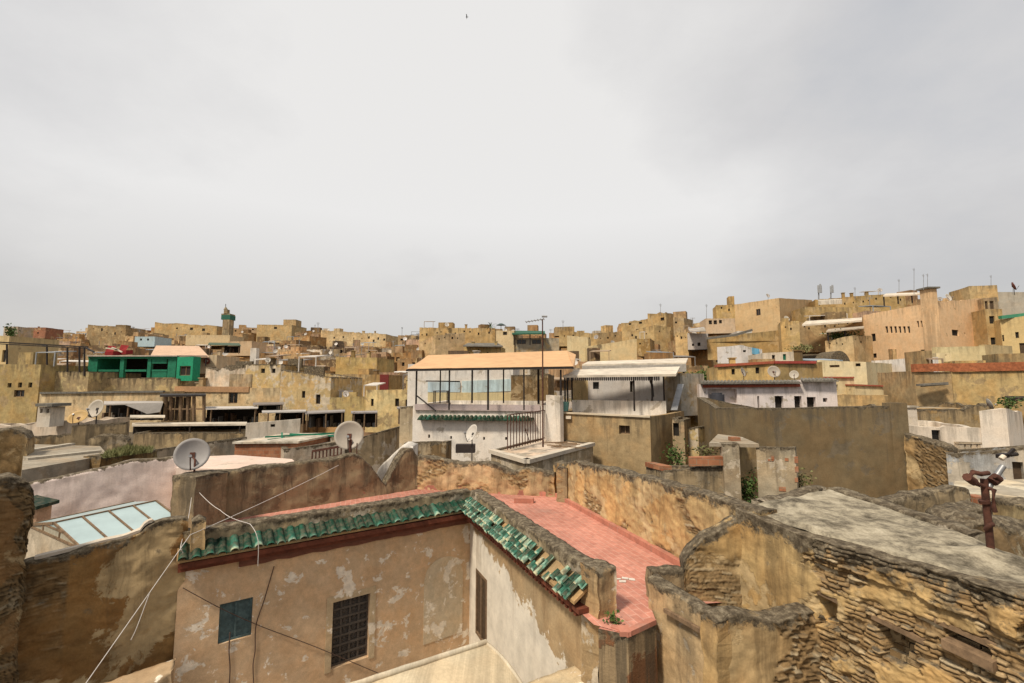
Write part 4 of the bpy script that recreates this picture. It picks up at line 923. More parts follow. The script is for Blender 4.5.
# --- long tan building with the red brick parapet
h = bld('tan_block', 'square tan block with a dark ledge and a red brick parapet', [(914, 371, 36), (951, 372, 35.5)], 418, clut=2, col=(.42, .31, .17), mat='plaster', par=.1, D=5)
strip_px(h, 'brick_parapet', 'brickred', (913.5, 364, 35.9), (951.5, 363, 35.4), .62, .35)
strip_px(h, 'ledge', 'ceramic', (921, 384, 35.4), (948, 382, 35.2), .22, .1); strip_px(h, 'ledge', 'ceramic', (921, 384, 35.0), (948, 382.3, 34.8), .15, .5)
h = bld('long_tan_building', 'long tan walled building under a band of red brick at the edge', [(951.5, 372, 38.5), (1060, 369.5, 36)], 420, clut=4, col=(.50, .365, .17), mat='plaster', par=.1, D=6)
strip_px(h, 'brick_parapet', 'brickred', (951.5, 363.5, 38.4), (1060, 361, 35.9), .7, .35)
aw = canopy('dark_awning', 'dark lean-to roof on the long tan wall', [(1005, 398, 33), (1040, 398, 33), (1040, 396, 36), (1005, 396, 36)], .2, 'void', [(1007, 398, 408, 33.2)])
bld('rubble_terrace_house', 'rough brown rubble house with a ragged top below the tan walls', [(897, 408, 30), (990, 405, 29)], 440, col=(.38, .26, .12), mat='worn', par=.05, D=4, j=.3, seg=.5)
dish(990, 404, 28.5, 5.5, 1.1, .3, 413, (.3, .28, .25), 'dark grey dish seen from the side above the white roof house')
plant('roof_grass', 'grass tuft growing on the rubble roof under the dark awning', at(1008, 408, 29), 1.2, .6, .7, 200, .16)
# --- white terrace house on the right
h = bld('white_terrace_house', 'rough white terrace house with a grey shutter beside the blank brown wall', [(906, 425, 22), (983, 428, 21)], 462, clut=1, col=(.66, .58, .48), mat='white', par=.25, D=4, j=.08, seg=.6, wins=[(0, 932, 430, 940.5, 443.5, 'w')])
def f(mb):
    for i in range(4):
        a = at(957 + i * 6, 449, 21.2); mb.box(a.x, a.x + .2, a.y - .15, a.y + .1, a.z, a.z + .28)
    a = at(956, 443.5, 21.2); mb.box(a.x, a.x + 1.15, a.y - .18, a.y + .1, a.z, a.z + .07)
sub(h, 'vent_balustrade', 'worn2', f, (.5, .4, .28))
bld('white_block', 'square white rough block standing above the white terrace house', [(979, 411, 21.), (1006, 408.5, 20.5), (1022, 412, 22)], 462, col=(.70, .62, .52), mat='white', par=.2, j=.07, seg=.5)
h = bld('grey_wall_house', 'pale grey blue walled yard house with a lichen top behind the rusty post', [(946, 454, 17), (985, 452, 16.5), (1030, 447, 16)], 486, col=(.36, .36, .35), mat='worn2', par=.3, back=[at(1030, 445, 19), at(946, 450, 20)], wins=[(1, 1013, 462, 1024, 482, 'd')])
yard = MB(); yard.slab([hz(x, y, -3.1) for x, y in ((952, 492), (1060, 500), (1060, 478), (955, 481))], .3, (0, 0, -6)); tag(yard.build('paved_yard', M['roof'], None, (.52, .47, .36)), 'pale paved roof yard behind the rusty post', 'roof yard')
def wallthing(nm, label, pts, z, zb, th, mat, col, amp=.05, res=.08, cat='wall', rub=None):
    a, b = hz(pts[0][0], pts[0][1], z), hz(pts[-1][0], pts[-1][1], z); tb = ztab(V2(a), V2(b), pts)
    return rwall(nm, label, cat, V2(a), V2(b), th, zb, prof(tb), res, amp, mat, col, freq=2.5, rub=rub)
wallthing('low_wall', 'low mossy wall with a red brick end behind the lime roof', [(880, 502), (905, 497), (935, 491), (958, 487), (968, 489), (972, 498)], -2.9, -7, .35, 'worn', (.34, .29, .2))
bk_ = MB(); c = hz(968, 497, -3.0); bk_.box(c.x, c.x + .3, c.y - .2, c.y + .1, c.z - .5, c.z + .05); tag(bk_.build('brick_stub', M['hollow'], None), 'orange red brick stub at the end of the low mossy wall', 'bricks')
wallthing('low_wall', 'dark broken wall with hollows below the brick stub', [(940, 524), (958, 515), (975, 509), (990, 507)], -2.9, -7, .5, 'earth', (.22, .16, .09), .09)
wallthing('low_wall', 'tan yard wall with a dark lichen top at the edge behind the post', [(990, 498), (1004, 499), (1024, 507), (1060, 520)], -2.8, -7, .5, 'worn2', (.44, .34, .18), .06)
wallthing('rubble_mound', 'lichen covered rubble mound beside the foot of the rusty post', [(969, 535), (976, 525), (990, 523), (1010, 527), (1060, 535)], -2.45, -5, .9, 'earth', (.34, .29, .2), .12, cat='rubble mound')
# --- block house with the white terrace canopy
h = bld('block_house', 'tan stained block house with one small brown window under the white canopies', [(549, 412, 25), (650, 416.5, 22.5), (684, 411, 25.5)], 500, col=(.40, .29, .155), mat='plaster', par=.12, wins=[(0, 619, 425.5, 629.8, 434.2, 'd')], rd=.3)
strip_px(h, 'roof_edge', 'white', (549, 411.4, 24.95), (650, 416, 22.45), .08, .25, (.55, .47, .35))
strip_px(h, 'downspout', 'tin', (566, 416, 24.4), (571, 416, 24.3), .15, .1)
a = at(573, 400, 25.8); h2 = bld('white_parapet', 'low white parapet wall on the roof of the block house', [(572, 400, 25.8), (666, 401, 25)], 413, cat='parapet', col=(.76, .71, .63), mat='white', par=.0, D=.25, t=.08, j=.01)
h = bld('terrace_room', 'white back room in shade under the two white canopies', [(588, 374, 29), (664, 374, 28.5)], 408, cat='room', col=(.62, .58, .54), mat='clean', par=.0, D=3.5, wins=[(0, 593, 382, 599, 389, 'w'), (0, 630, 381, 633, 392, 'b')])
bld('yellow_end_wall', 'narrow cream wall at the end of the shaded white room', [(572, 380, 29.5), (588, 380, 29.2)], 408, cat='wall', col=(.62, .5, .28), mat='clean', par=0, D=.4, t=.1)
bld('grey_side_wall', 'grey side wall closing the canopy terrace', [(664.5, 374, 28.4), (680, 373, 27.5)], 412, cat='wall', col=(.40, .36, .29), mat='plaster', par=0, D=2.5, t=.15)
canopy('white_canopy', 'front white corrugated canopy roof over the block house terrace', [(563, 375.5, 24.6), (676, 374, 24.2), (680, 366.5, 28), (577, 369.5, 28)], .12, 'tin', [(565, 376, 410, 24.8), (567.5, 376, 405, 25.4), (634, 376, 411, 24.6), (652, 376, 401, 25), (664, 374, 406, 25.2), (572, 376, 402, 26)], .05)
va = MB(); a, b = at(564, 376.5, 24.6), at(660, 376.5, 24.3); k = 46
for i in range(k):
    p, q = lerp(a, b, i / k), lerp(a, b, (i + .8) / k); va.face([p, q, q - up * .18, lerp(p, q, .5) - up * .24, p - up * .18])
tag(va.build('underside_strip', M['iron'], None), 'dark scalloped strip drawn as the shaded underside of the front white canopy', 'valance')  # dark strip stands in for the canopy's shaded corrugated underside
h = canopy('white_canopy', 'rear white canopy roof with a grey fascia behind the front canopy', [(582, 364.5, 30.5), (686, 362.5, 30), (688, 358, 34), (588, 361.5, 34)], .10, 'tin', [(684, 364, 400, 30.2)], .07)
strip_px(h, 'fascia', 'tint', (582, 366, 30.4), (686, 364, 29.9), .5, .1, (.36, .33, .29))
ldr = MB(); a = at(671, 410, 25); b = at(678, 384, 26.5); ldr.obox(a, (.32, -.05, 0), (0, .06, 0), b - a); tag(ldr.build('leaning_board', M['steel'], None), 'grey board leaning against the grey side wall', 'board')
pb = MB(); a = at(649, 376, 26); pb.tube([a, at(652, 385, 26), at(653, 396, 26), at(650, 404, 26)], .07, 6); tag(pb.build('hanging_pipe', M['iron'], None), 'black bent pipe under the front white canopy', 'pipe')
pt = thing('potted_plant', 'withered plant in a teal pot at the corner of the canopy terrace', 'plant', at(563.5, 410, 25)); m = MB(); c = at(563.5, 411, 24.9); m.tube([c, c + up * .5], .26, 12, .32); m.build('pot', M['tint'], pt, (.1, .22, .2))
m = MB(); rg = random.Random(8)
for i in range(120):
    p = c + up * .5 + Vector((rg.gauss(.15, .35), rg.gauss(0, .2), abs(rg.gauss(.3, .2)))); e = Vector((rg.gauss(0, 1), rg.gauss(0, 1), rg.gauss(0, 1))).normalized() * .12; m.face([p, p + e, p + e.cross(up) * .5])
m.build('leaves', M['dryleaf'], pt)
# --- yellow columns beside the block house
h = bld('yellow_column_house', 'narrow yellow house front with brick courses and a leaning corner post', [(682, 384, 29.5), (700, 383, 29)], 470, col=(.46, .32, .13), mat='worn2', par=.1, D=5, wins=[(0, 684, 393, 695, 395, 'v'), (0, 684, 402, 695, 425, 'v')], rd=.15)
bld('stepped_wall', 'stepped yellow wall with weeds on top beside the ruined shed', [(685, 429, 23), (698, 427, 22.5)], 475, cat='wall', col=(.50, .38, .19), mat='worn2', par=0, D=1.2, t=.2, j=.08)
h = bld('brick_pier_house', 'broken pier with exposed brick and a dark opening beside the block house', [(672, 418, 22.5), (684, 420, 22.2)], 470, cat='pier', col=(.38, .28, .17), mat='worn', par=0, D=1.5, t=.2, j=.1, wins=[(0, 673, 420, 679, 436, 'b')])
# --- ruined shed
h = bld('ruined_shed', 'roofless grey shed with patched brick walls and an open doorway', [(646, 466, 18.5), (663, 470, 16.8), (738, 466.5, 16.2)], 515, col=(.33, .275, .19), mat='worn', par=.5, j=.08, seg=.5)
strip_px(h, 'brick_course', 'hollow', (689, 457.5, 16.5), (725, 456.5, 16.2), .3, .25); strip_px(h, 'brick_course', 'hollow', (646, 462, 18.4), (664, 466, 16.8), .18, .3)
bld('shed_column', 'square grey column carrying the slab of the ruined shed', [(723, 444, 16.1), (739, 443.5, 16)], 515, cat='column', col=(.36, .30, .21), mat='worn2', par=0, D=.5, t=.12, j=.02)
bld('shed_back_wall', 'brown back wall inside the doorway of the ruined shed', [(736, 447, 18.4), (760, 447, 18.4)], 515, cat='wall', col=(.33, .24, .12), mat='plaster', par=0, D=.4, t=.1)
h = bld('shed_side_wall', 'crooked plaster wall with bits of red brick showing beside the shed doorway', [(756, 447, 15.9), (795, 447.5, 15.2)], 515, cat='wall', col=(.40, .34, .24), mat='worn2', par=0, D=.35, t=.1, j=.05, seg=.4)
rb = MB(); rg = random.Random(12); Pq, Qq = at(756, 447, 15.9), at(795, 447.5, 15.2); nq = outn(Pq, Qq)
for x, y, w, hh in ((768, 461, 5, 2), (771, 460, 3, 4), (785, 461, 3, 3), (795, 463, 3, 6), (795, 472, 3, 5), (779, 491, 6, 4), (795, 482, 2.5, 4)):
    s, z = on_plane(x, y, Pq, Qq); s = min(s, .97); p = Vector((lerp(Pq.x, Qq.x, s), lerp(Pq.y, Qq.y, s), z)); rb.obox(p - nq * .05, (Qq - Pq).normalized() * w * .034, nq * .065, up * hh * .034)
rb.build('exposed_brick', M['hollow'], h)
sl = canopy('shed_slab', 'broken concrete slab roof over the ruined shed', [(709, 443, 16.5), (759, 444, 15.8), (742, 437, 18.5), (718, 434, 19.2)], .12, 'roof', cat='slab', col=(.30, .255, .19))
jk = MB(); c = at(732, 441, 17); jk.obox(c, (.32, 0, 0), (0, .3, 0), (0, 0, .13)); tag(jk.build('brick_pile', M['hollow'], None), 'few bricks left on the slab of the ruined shed', 'bricks')
plant('doorway_bush', 'bright green bush growing in the doorway of the ruined shed', at(748, 506, 16.6), .3, .3, 1.15, 420, .11)
plant('roof_weeds', 'pale weeds growing on the patched wall of the ruined shed', at(706, 457, 17.4), .6, .3, .5, 150, .1, 'dryleaf')
plant('corner_weeds', 'green weeds hanging beside the broken pier and block house', at(678, 466, 20.5), .6, .5, 1.1, 260, .13)
plant('yard_weeds', 'weeds at the foot of the blank brown wall', at(800, 487, 15.8), .55, .3, .55, 150, .1, 'dryleaf')
# --- flat block with the railing
zt = -2.9
sb = [hz(491, 450, zt), hz(527, 460, zt), hz(593, 443, zt), hz(545, 437, zt)]
h = bldw('flat_roofed_block', 'low flat roofed block with a pale slab edge carrying the iron railing', 'house', [sb[0], sb[1], sb[2]], base=-9., col=(.40, .34, .24), mat='worn2', par=.04, back=[sb[3]], roofcol=(.56, .46, .36), j=.03)
for p, q, n_ in ((sb[0], sb[1], 0), (sb[1], sb[2], 1)):
    nn = outn(p, q); sub(h, 'slab_edge', 'white', lambda mb: mb.slab([p + nn * .12 + up * .03, q + nn * .12 + up * .03, q - nn * .2 + up * .03, p - nn * .2 + up * .03], .16), (.55, .49, .4))
st = [hz(487, 466, -3.6), hz(520, 474, -3.6), hz(530, 466, -3.6), hz(494, 456, -3.6)]
bldw('step_block', 'pale lower step against the flat roofed block', 'step', [st[0], st[1], st[2]], base=-9., back=[st[3]], col=(.55, .49, .40), mat='white', par=.02, t=.1)
rl = thing('iron_railing', 'rusty iron railing of upright bars on the flat roofed block', 'railing', hz(525, 447, zt)); a, b = hz(507.5, 450, zt), hz(545, 440, zt); hh = at(507.5, 415, a.y).z - zt
m = MB()
for i in range(15): p = lerp(a, b, i / 14); m.tube([p, p + up * hh], .022, 5)
m.build('bars', M['rust'], rl); m = MB(); m.tube([a + up * hh, b + up * hh], .025, 5); m.tube([a + up * .12, b + up * .12], .02, 5); m.tube([a + up * hh * .6 + Vector((.8, .6, 0)), lerp(a, b, .55) + up * .1], .02, 5); m.build('rail', M['rust'], rl)
an = thing('television_antenna', 'tall television antenna mast rising before the orange canopy', 'antenna', at(543, 446, 21)); m = MB(); a = at(543, 447, 21); b = at(542.5, 319, 21); m.tube([a, lerp(a, b, .5), b], .045, 6, .03); m.build('mast', M['rust'], an)
m = MB(); c = at(526, 322, 21.3); e = at(544, 319, 20.8); m.tube([c, e], .025, 5)
for i in range(7): p = lerp(c, e, i / 6); m.tube([p + Vector((.05, .32, .0)), p - Vector((.05, .32, .0))], .014, 4)
m.tube([e + up * .12 + Vector((-.1, 0, 0)), e + up * .12 + Vector((.15, 0, 0))], .05, 6); m.build('aerial', M['steel'], an)
m = MB(); rg = random.Random(2)
for i in range(6): p = hz(543 + i * 4, 443 + (i % 3) * 2, zt + .03); m.bar(p, p + Vector((rg.uniform(.6, 1.3), rg.uniform(-.5, .5), 0)), .07, .05)
tag(m.build('scrap_boards', M['wood'], None), 'dark scrap boards lying on the flat roofed block', 'boards')
# --- white house with the green tile strip and the orange canopy
h = bld('white_house', 'white house with a strip of green tiles below the orange canopy terrace', [(413, 404.5, 26), (546, 405.5, 25)], 475, col=(.74, .68, .6), mat='white', par=.25, D=7, t=.3, wins=[(0, 428, 434.5, 430, 438, 'b'), (0, 450, 436, 452, 439, 'b'), (0, 483, 437, 485, 440, 'b'), (0, 505, 437, 507, 440, 'b')], seg=2.5, j=0)
strip_px(h, 'parapet_band', 'clean', (415, 404, 25.9), (540, 405, 25.0), .34, .1, (.46, .39, .38))
tile_row(h, (419, 416.5, 25.85), (534, 417.5, 25.), .24, .3, .14, 'glaze')
h = bld('white_pillar', 'square white pillar at the corner of the white house', [(546, 395, 24.6), (560, 396, 24)], 450, cat='pillar', col=(.68, .62, .54), mat='white', par=0, D=.3, t=.1)
bld('stub_pillar', 'tan peeling pillar at the far corner of the white house', [(400, 407, 26.2), (413, 406, 26)], 470, cat='pillar', col=(.5, .4, .26), mat='worn2', par=0, D=.8, t=.15)
ca = [at(406.5, 368.8, 24.6), at(573, 366.3, 24.2), at(567, 350.5, 29.5), at(428, 355.2, 30)]
oc = thing('orange_canopy', 'orange canvas canopy on thin black posts above the white house', 'canopy', at(490, 405, 26)); m = MB(); rows = []
for i in range(9):
    rows.append([lerp(lerp(ca[0], ca[1], k / 24), lerp(ca[3], ca[2], k / 24), i / 8) - up * (.05 * math.sin(math.pi * i / 8)) + up * .012 * noise.noise(Vector((k * .6, i, 0))) for k in range(25)])
m.grid([r[:] for r in rows]); m.grid([[p - up * .06 for p in r] for r in rows][::-1]); m.build('canvas', M['orange'], oc)
m = MB(); m.slab([ca[1], ca[1] + Vector((.12, .3, -.04)), ca[2] + Vector((.5, -.5, -.3)), ca[2]], .05); m.build('side_flap', M['orange'], oc)
m = MB(); m.bar(ca[0] - up * .08, ca[1] - up * .08, .08, .1); m.bar(ca[3] - up * .1, ca[2] - up * .1, .08, .1); m.bar(ca[0] - up * .1, ca[3] - up * .1, .07, .08); m.bar(ca[1] - up * .1, ca[2] - up * .1, .07, .08); m.build('frame', M['iron'], oc)
for px, y1, Y, r in ((416, 404, 24.8, .05), (440, 403, 29, .045), (449, 410, 24.7, .045), (472, 403, 29, .06), (488, 410, 24.6, .06), (503.5, 403, 29, .05), (524, 410, 24.5, .045), (538.5, 404, 26, .07), (561, 404, 24.4, .06)):
    a = at(px, y1, Y); m = MB(); zc = lerp(ca[0].z, ca[3].z, (Y - 24.3) / 5.3) - .08; m.tube([a, Vector((a.x, a.y, zc))], r, 6); m.build('post', M['iron'], oc)
m = MB(); m.tube([at(416, 395, 24.8), at(436, 411, 24.6)], .04, 5); m.tube([at(426, 381, 29), at(460, 381.5, 29)], .04, 5); m.build('brace', M['iron'], oc)
m = MB(); c = at(441, 403, 28); tb_ = thing('small_table', 'small table standing under the orange canopy', 'table', c); m.box(c.x - .45, c.x + .45, c.y - .3, c.y + .3, c.z + .7, c.z + .75); m.build('table_top', M['wood'], tb_)
for sx in (-.4, .4):
    for sy in (-.25, .25): m = MB(); m.tube([c + Vector((sx, sy, 0)), c + Vector((sx, sy, .7))], .03, 5); m.build('leg', M['iron'], tb_)
h = bld('pale_blue_house', 'white house with pale blue lower panels seen under the orange canopy', [(408, 364, 39), (513, 364, 38)], 412, clut=2, col=(.66, .62, .56), mat='white', par=.2, D=6, wins=[(0, 442, 387.5, 447.5, 391, 'b'), (0, 489, 385, 493, 392, 'b'), (0, 497, 386, 501, 389.5, 'b')])
strip_px(h, 'blue_panel', 'clean', (428, 382, 38.75), (460, 382, 38.45), .85, .05, (.46, .56, .60)); strip_px(h, 'blue_panel', 'clean', (462, 381, 38.45), (511, 379, 38.0), 1., .05, (.50, .62, .64)); strip_px(h, 'cream_panel', 'clean', (428, 392.5, 38.72), (512, 392.5, 38.), 1.4, .06, (.58, .48, .27))
bld('brown_block_house', 'brown block walled house seen under the end of the orange canopy', [(511, 375, 34), (548, 374, 33.5)], 412, clut=1, col=(.34, .25, .14), mat='earth', par=.1, D=5)
# --- left: hut, tall tan house, frames
bld('tall_tan_house', 'tall plain tan house at the edge with three tiny vents and a dark window', [(-12, 364, 47), (41, 364.5, 46)], 425, clut=2, col=(.38, .285, .13), mat='plaster', par=.15, D=7, wins=[(0, 7.5, 383, 11.5, 387.5, 'b'), (0, 18, 382.5, 22, 387.5, 'b'), (0, 28.3, 382.5, 32.2, 387.5, 'b'), (0, 14, 390, 24.3, 397, 'w')])
bld('yellow_panel_house', 'pale house with a yellow panel rising behind the tall tan house', [(-12, 335, 56), (9.5, 336, 55)], 372, col=(.55, .42, .22), mat='clean', par=.1, D=5, wins=[(0, 2, 350, 6, 362, 'b')])
bld('stained_house', 'black streaked beige house under the iron frame', [(41.5, 371, 47.5), (89, 371.5, 47)], 398, col=(.52, .42, .22), mat='worn', par=.2, D=6)
h = bld('long_beige_house', 'long beige house with a dark ledge behind two round dishes', [(40, 393, 43), (163, 391.5, 43)], 430, col=(.58, .45, .27), mat='plaster', par=.1, D=5)
strip_px(h, 'ledge', 'ceramic', (40, 392, 42.9), (163, 390.5, 42.9), .18, .3)
bld('hut_base_house', 'beige streaked house carrying the bright green hut', [(90, 378, 49), (178, 378.5, 49)], 398, col=(.50, .40, .21), mat='worn', par=.1, D=6)
gh = thing('green_hut', 'bright green timber hut with open bays on a beige roof', 'hut', at(135, 379, 52)); 
def bar_px(mb, x0, y0, x1, y1, Y, dep): 
    a, b = at(x0, y1, Y), at(x1, y0, Y); mb.box(min(a.x, b.x), max(a.x, b.x), Y, Y + dep, a.z, b.z)
for x0, x1 in ((88, 98), (119, 124.5), (146.5, 151.5), (167, 176.5)): m = MB(); bar_px(m, x0, 356.5, x1, 377.5, 50, .35); m.build('post', M['green'], gh)
m = MB(); bar_px(m, 88, 355.5, 176.5, 358.6, 49.9, .45); m.build('beam', M['green'], gh)
for x0, x1 in ((98.3, 118.8), (124.8, 146.3), (151.7, 166.8)): m = MB(); bar_px(m, x0, 369.5, x1, 371.6, 50.02, .3); m.build('sill', M['green'], gh)
for y0, y1 in ((358.8, 363.5), (372, 377.5)): m = MB(); bar_px(m, 151.7, y0, 166.8, y1, 50.05, .2); m.build('board_panel', M['green'], gh)
m = MB(); a, b = at(89, 377.5, 54), at(176, 356.5, 54); m.box(a.x, b.x, 54, 54.2, a.z, b.z); m.build('back_wall', M['void'], gh)  # back wall coloured near black for the shade inside the open bays
m = MB(); a, b = at(87, 355.3, 49.7), at(177, 355.3, 49.7); m.slab([a, b, b + Vector((0, 5, .3)), a + Vector((0, 5, .3))], .12); m.build('roof', M['tint'], gh, (.45, .38, .32))
for x in (88.3, 97.5): m = MB(); bar_px(m, x, 357, x + .5, 377, 50.3, 3.6); m.build('side_wall', M['green'], gh)
h = bld('green_annex', 'small bright green annex with a dark opening beside the green hut', [(177.5, 357, 49.5), (193.5, 356.5, 49)], 379, cat='hut', col=(.012, .23, .12), mat='tint', par=.05, D=.9, j=0, wins=[(0, 179.5, 366, 190.5, 375.5, 'b')], t=.1)
fr = thing('pergola', 'bare dark iron pergola frame on the roofs beside the green hut', 'frame', at(45, 392, 47)); 
for px, y0, y1 in ((7, 344, 365), (47, 347, 377), (67.5, 347, 372), (79.5, 347, 372), (84.5, 347, 376)):
    m = MB(); m.tube([at(px, y1, 47), at(px, y0, 47)], .085, 5); m.build('post', M['iron'], fr)
m = MB(); m.bar(at(-8, 341.8, 47), at(88, 347, 47), .13); m.bar(at(-8, 343.5, 50), at(88, 348.5, 50), .1); m.bar(at(47, 346, 47), at(40, 344.5, 53), .1); m.bar(at(84.5, 347, 47), at(94, 352, 46), .13); m.build('beam', M['iron'], fr)
dish(77.5, 416.6, 27, 8.2, .2, .75, 425, (.42, .27, .10), 'yellow brown dish lying almost flat beside a pale dish'); dish(95, 408.5, 27.5, 9, -.15, .3, 424, (.42, .37, .3), 'pale round dish on a post beside the yellow brown dish', 'iron')
bld('pale_roof_house', 'low house with a pale cluttered roof below the tall tan house', [(-5, 424, 33), (74, 421, 32)], 440, col=(.55, .46, .36), mat='white', par=.3, D=4, j=.2, seg=.6)
tu = bld('roof_turret', 'little white roof turret with a dark tiled cap and two openings', [(38, 407, 31), (51, 407, 31)], 424, cat='turret', col=(.6, .54, .45), mat='white', par=0, D=1., t=.1, j=0, wins=[(0, 40, 409, 42.5, 413, 'b'), (0, 46.5, 409, 49, 413, 'b')])
strip_px(tu, 'cap', 'ceramic', (36, 403.5, 30.8), (53, 403.5, 30.8), .2, 1.3)
wl = [('brown_wall', 'long low brown wall in front of the pale cluttered roof', [(26, 437, 25), (73, 434, 25.5)], 450, (.30, .2, .09)), ('dark_wall', 'dark grey brown wall below the two round dishes', [(72, 425.5, 24), (126, 422, 25)], 450, (.19, .15, .09))]
for nm, lab, fr_, bo, c_ in wl: bld(nm, lab, fr_, bo, cat='wall', col=c_, mat='worn', par=0, D=.5, t=.12, j=.08, seg=.5)
rwall('stone_hut', 'rough brown stone hut with a ragged top at the left edge', 'hut', V2(at(-30, 440, 19)), V2(at(27, 440, 20)), 1.6, -8, prof([(0, at(0, 432, 19.5).z), (.7, at(0, 432, 19.5).z + .08), (.93, at(0, 435, 19.5).z), (1, at(0, 440, 19.5).z)]), .12, .08, 'ruin', (.3, .21, .1), rub=.08, fn=lambda P, s, z: (0, .5))
wallthing('broken_wall', 'short rounded grey wall stub beside the yellow green grass', [(87, 441), (95, 436), (110, 434.5), (121, 436), (126, 440)], -2.9, -7, .5, 'worn', (.3, .25, .18), .07)
slg = MB(); slg.slab([hz(x, y, -3.05) for x, y in ((22, 470), (108, 455), (100, 446), (24, 444))], .25, (0, 0, -6)); tag(slg.build('slab_roof', M['roof'], None, (.30, .26, .2)), 'flat grey slab roof between the stone hut and the grass', 'roof')
for i, (p, lab) in enumerate(((((20, 452), (72, 444)), 'pale plank lying along the grey slab roof near the brown wall'), (((26, 459), (100, 451)), 'long pale plank lying along the grey slab roof near the grass'))):
    m = MB(); m.bar(hz(*p[0], -3.), hz(*p[1], -3.), .3, .1); tag(m.build('plank', M['tint'], None, (.42, .37, .29)), lab, 'plank')
gp = MB(); rg = random.Random(21)
for i in range(900):
    t = rg.random(); p = hz(lerp(103, 152, t), lerp(457, 451, t) + rg.uniform(-1.5, 1.5), -2.95); e = Vector((rg.gauss(0, .09), rg.gauss(0, .09), rg.uniform(.15, .5) * (1 - abs(t - .5)))); w = Vector((.022, .01, 0)); gp.face([p - w, p + w, p + e])
struct(gp.build('grass', M['dryleaf'], None), 'stuff')
rwall('grass_bank', 'low bank of earth carrying the yellow green grass', 'bank', V2(hz(100, 460, -3.1)), V2(hz(158, 452, -3.1)), 1., -7, lambda s: -2.98, .1, .06, 'earth', (.25, .2, .1))
# --- awnings and pergolas in front of the beige houses
def awn(label, quad, dark, posts, Y, col=(.4, .36, .32), mat='tint', name='awning', bh=None):
    r = canopy(name, label, quad, .1, mat, posts, .06, 'wood', 'awning', col)
    a, b, y0, y1 = dark; q = MB(); A_, B_ = at(a, y1, Y), at(b, y0, Y); q.box(A_.x, B_.x, Y, Y + .15, A_.z, B_.z); q.build('shade_backing', M['void'], r)  # dark sheet puts the shade under the awning into colour
    rg = random.Random(int(a)); x = a + 1.5
    while x < b - 3:
        w = rg.uniform(.8, 3.); h = rg.uniform(.25, .8); y = lerp(y1, y0, h); mb = MB(); p0, p1 = at(x, y1, Y - .5), at(x + w, y, Y - .5); mb.box(p0.x, p1.x, Y - .5 - rg.uniform(0, .6), Y - .3, p0.z, p1.z); mb.build('board', M['tint'], r, rg.choice([(.16, .1, .06), (.1, .08, .065), (.22, .18, .13), (.09, .05, .035), (.2, .2, .2)])); x += w + rg.uniform(.5, 4)
    return r
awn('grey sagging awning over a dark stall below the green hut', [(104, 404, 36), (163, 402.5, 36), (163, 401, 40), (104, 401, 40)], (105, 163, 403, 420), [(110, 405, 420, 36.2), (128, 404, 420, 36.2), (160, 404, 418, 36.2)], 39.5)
m = MB(); m.face([at(125, 405, 35.8), at(163, 403, 35.8), at(160, 412, 35.6), at(147, 414, 35.5), at(138, 410, 35.6)]); tag(m.build('grey_tarpaulin', M['cloth'], None, (.24, .22, .2)), 'grey tarpaulin draped from the sagging awning', 'tarpaulin')
m = MB(); m.slab([at(130, 417, 34), at(165, 416.5, 34), at(165, 415, 35), at(130, 415, 35)], .1); tag(m.build('tin_shelf', M['tin'], None), 'narrow white tin sheet below the grey tarpaulin', 'sheet')
pg_ = thing('timber_pergola', 'weathered timber pergola with dark planks before the tan house', 'pergola', at(182, 421, 39))
for px in (166, 171, 181, 188, 194, 204):
    m = MB(); m.tube([at(px, 421, 38), at(px, 395, 38)], .13, 5); m.build('post', M['wood'], pg_)
m = MB(); m.slab([at(160, 395, 37.5), at(206, 394.5, 37.5), at(206, 393.5, 41), at(160, 393.5, 41)], .15); m.build('roof', M['iron'], pg_)
m = MB(); m.bar(at(165, 409, 38), at(205, 409, 38), .12); m.build('rail', M['wood'], pg_)
m = MB(); 
for i in range(6): a = at(168 + i * 4, 420, 39.5); m.bar(a, a + up * (1.6 + .3 * (i % 3)), .25, .06)
m.build('planks', M['door'], pg_)
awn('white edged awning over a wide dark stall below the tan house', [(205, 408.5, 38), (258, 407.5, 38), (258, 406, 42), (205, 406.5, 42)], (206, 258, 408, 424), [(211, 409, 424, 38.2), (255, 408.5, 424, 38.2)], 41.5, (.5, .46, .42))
awn('small dark awning under the tiny window of the beige house', [(253, 404.5, 40), (284, 403.5, 40), (284, 402, 43), (253, 402.5, 43)], (258, 282, 404, 413), [(256, 405, 414, 40.1), (281, 404, 414, 40.1)], 42.5, (.2, .17, .15))
awn('pale flat awning beside a grey post below the beige houses', [(262, 412, 37), (306, 411, 37), (306, 409.5, 41), (262, 410, 41)], (275, 305, 412, 424), [(268, 413, 424, 37.1), (280, 412, 424, 37.1), (303, 412, 433, 37.1)], 40.5, (.42, .39, .36))
awn('long grey awning over a dark wide stall in the middle of the beige houses', [(305, 413, 37), (345, 411, 37), (345, 409.5, 41), (305, 411, 41)], (308, 344, 412, 427), [(307, 413, 430, 37.1), (326, 412, 428, 37.1), (342, 412, 427, 37.1)], 40.5, (.3, .27, .25))
awn('short grey awning with a central post on the pale yellow house', [(351, 412.5, 38), (377.5, 412, 38), (377.5, 410.5, 41), (351, 411, 41)], (352, 377, 412, 427), [(354, 412, 427, 38.1), (364.5, 412, 430, 38.1), (376, 412, 427, 38.1)], 40.5, (.28, .25, .24))
awn('dark awning against the corner of the pale yellow house beside the white house', [(397, 408, 37), (414, 407.5, 37), (414, 406, 40), (397, 406.5, 40)], (398, 413, 408, 423), [(399, 408, 424, 37.1), (407, 408, 424, 37.1)], 39.5, (.25, .22, .2))
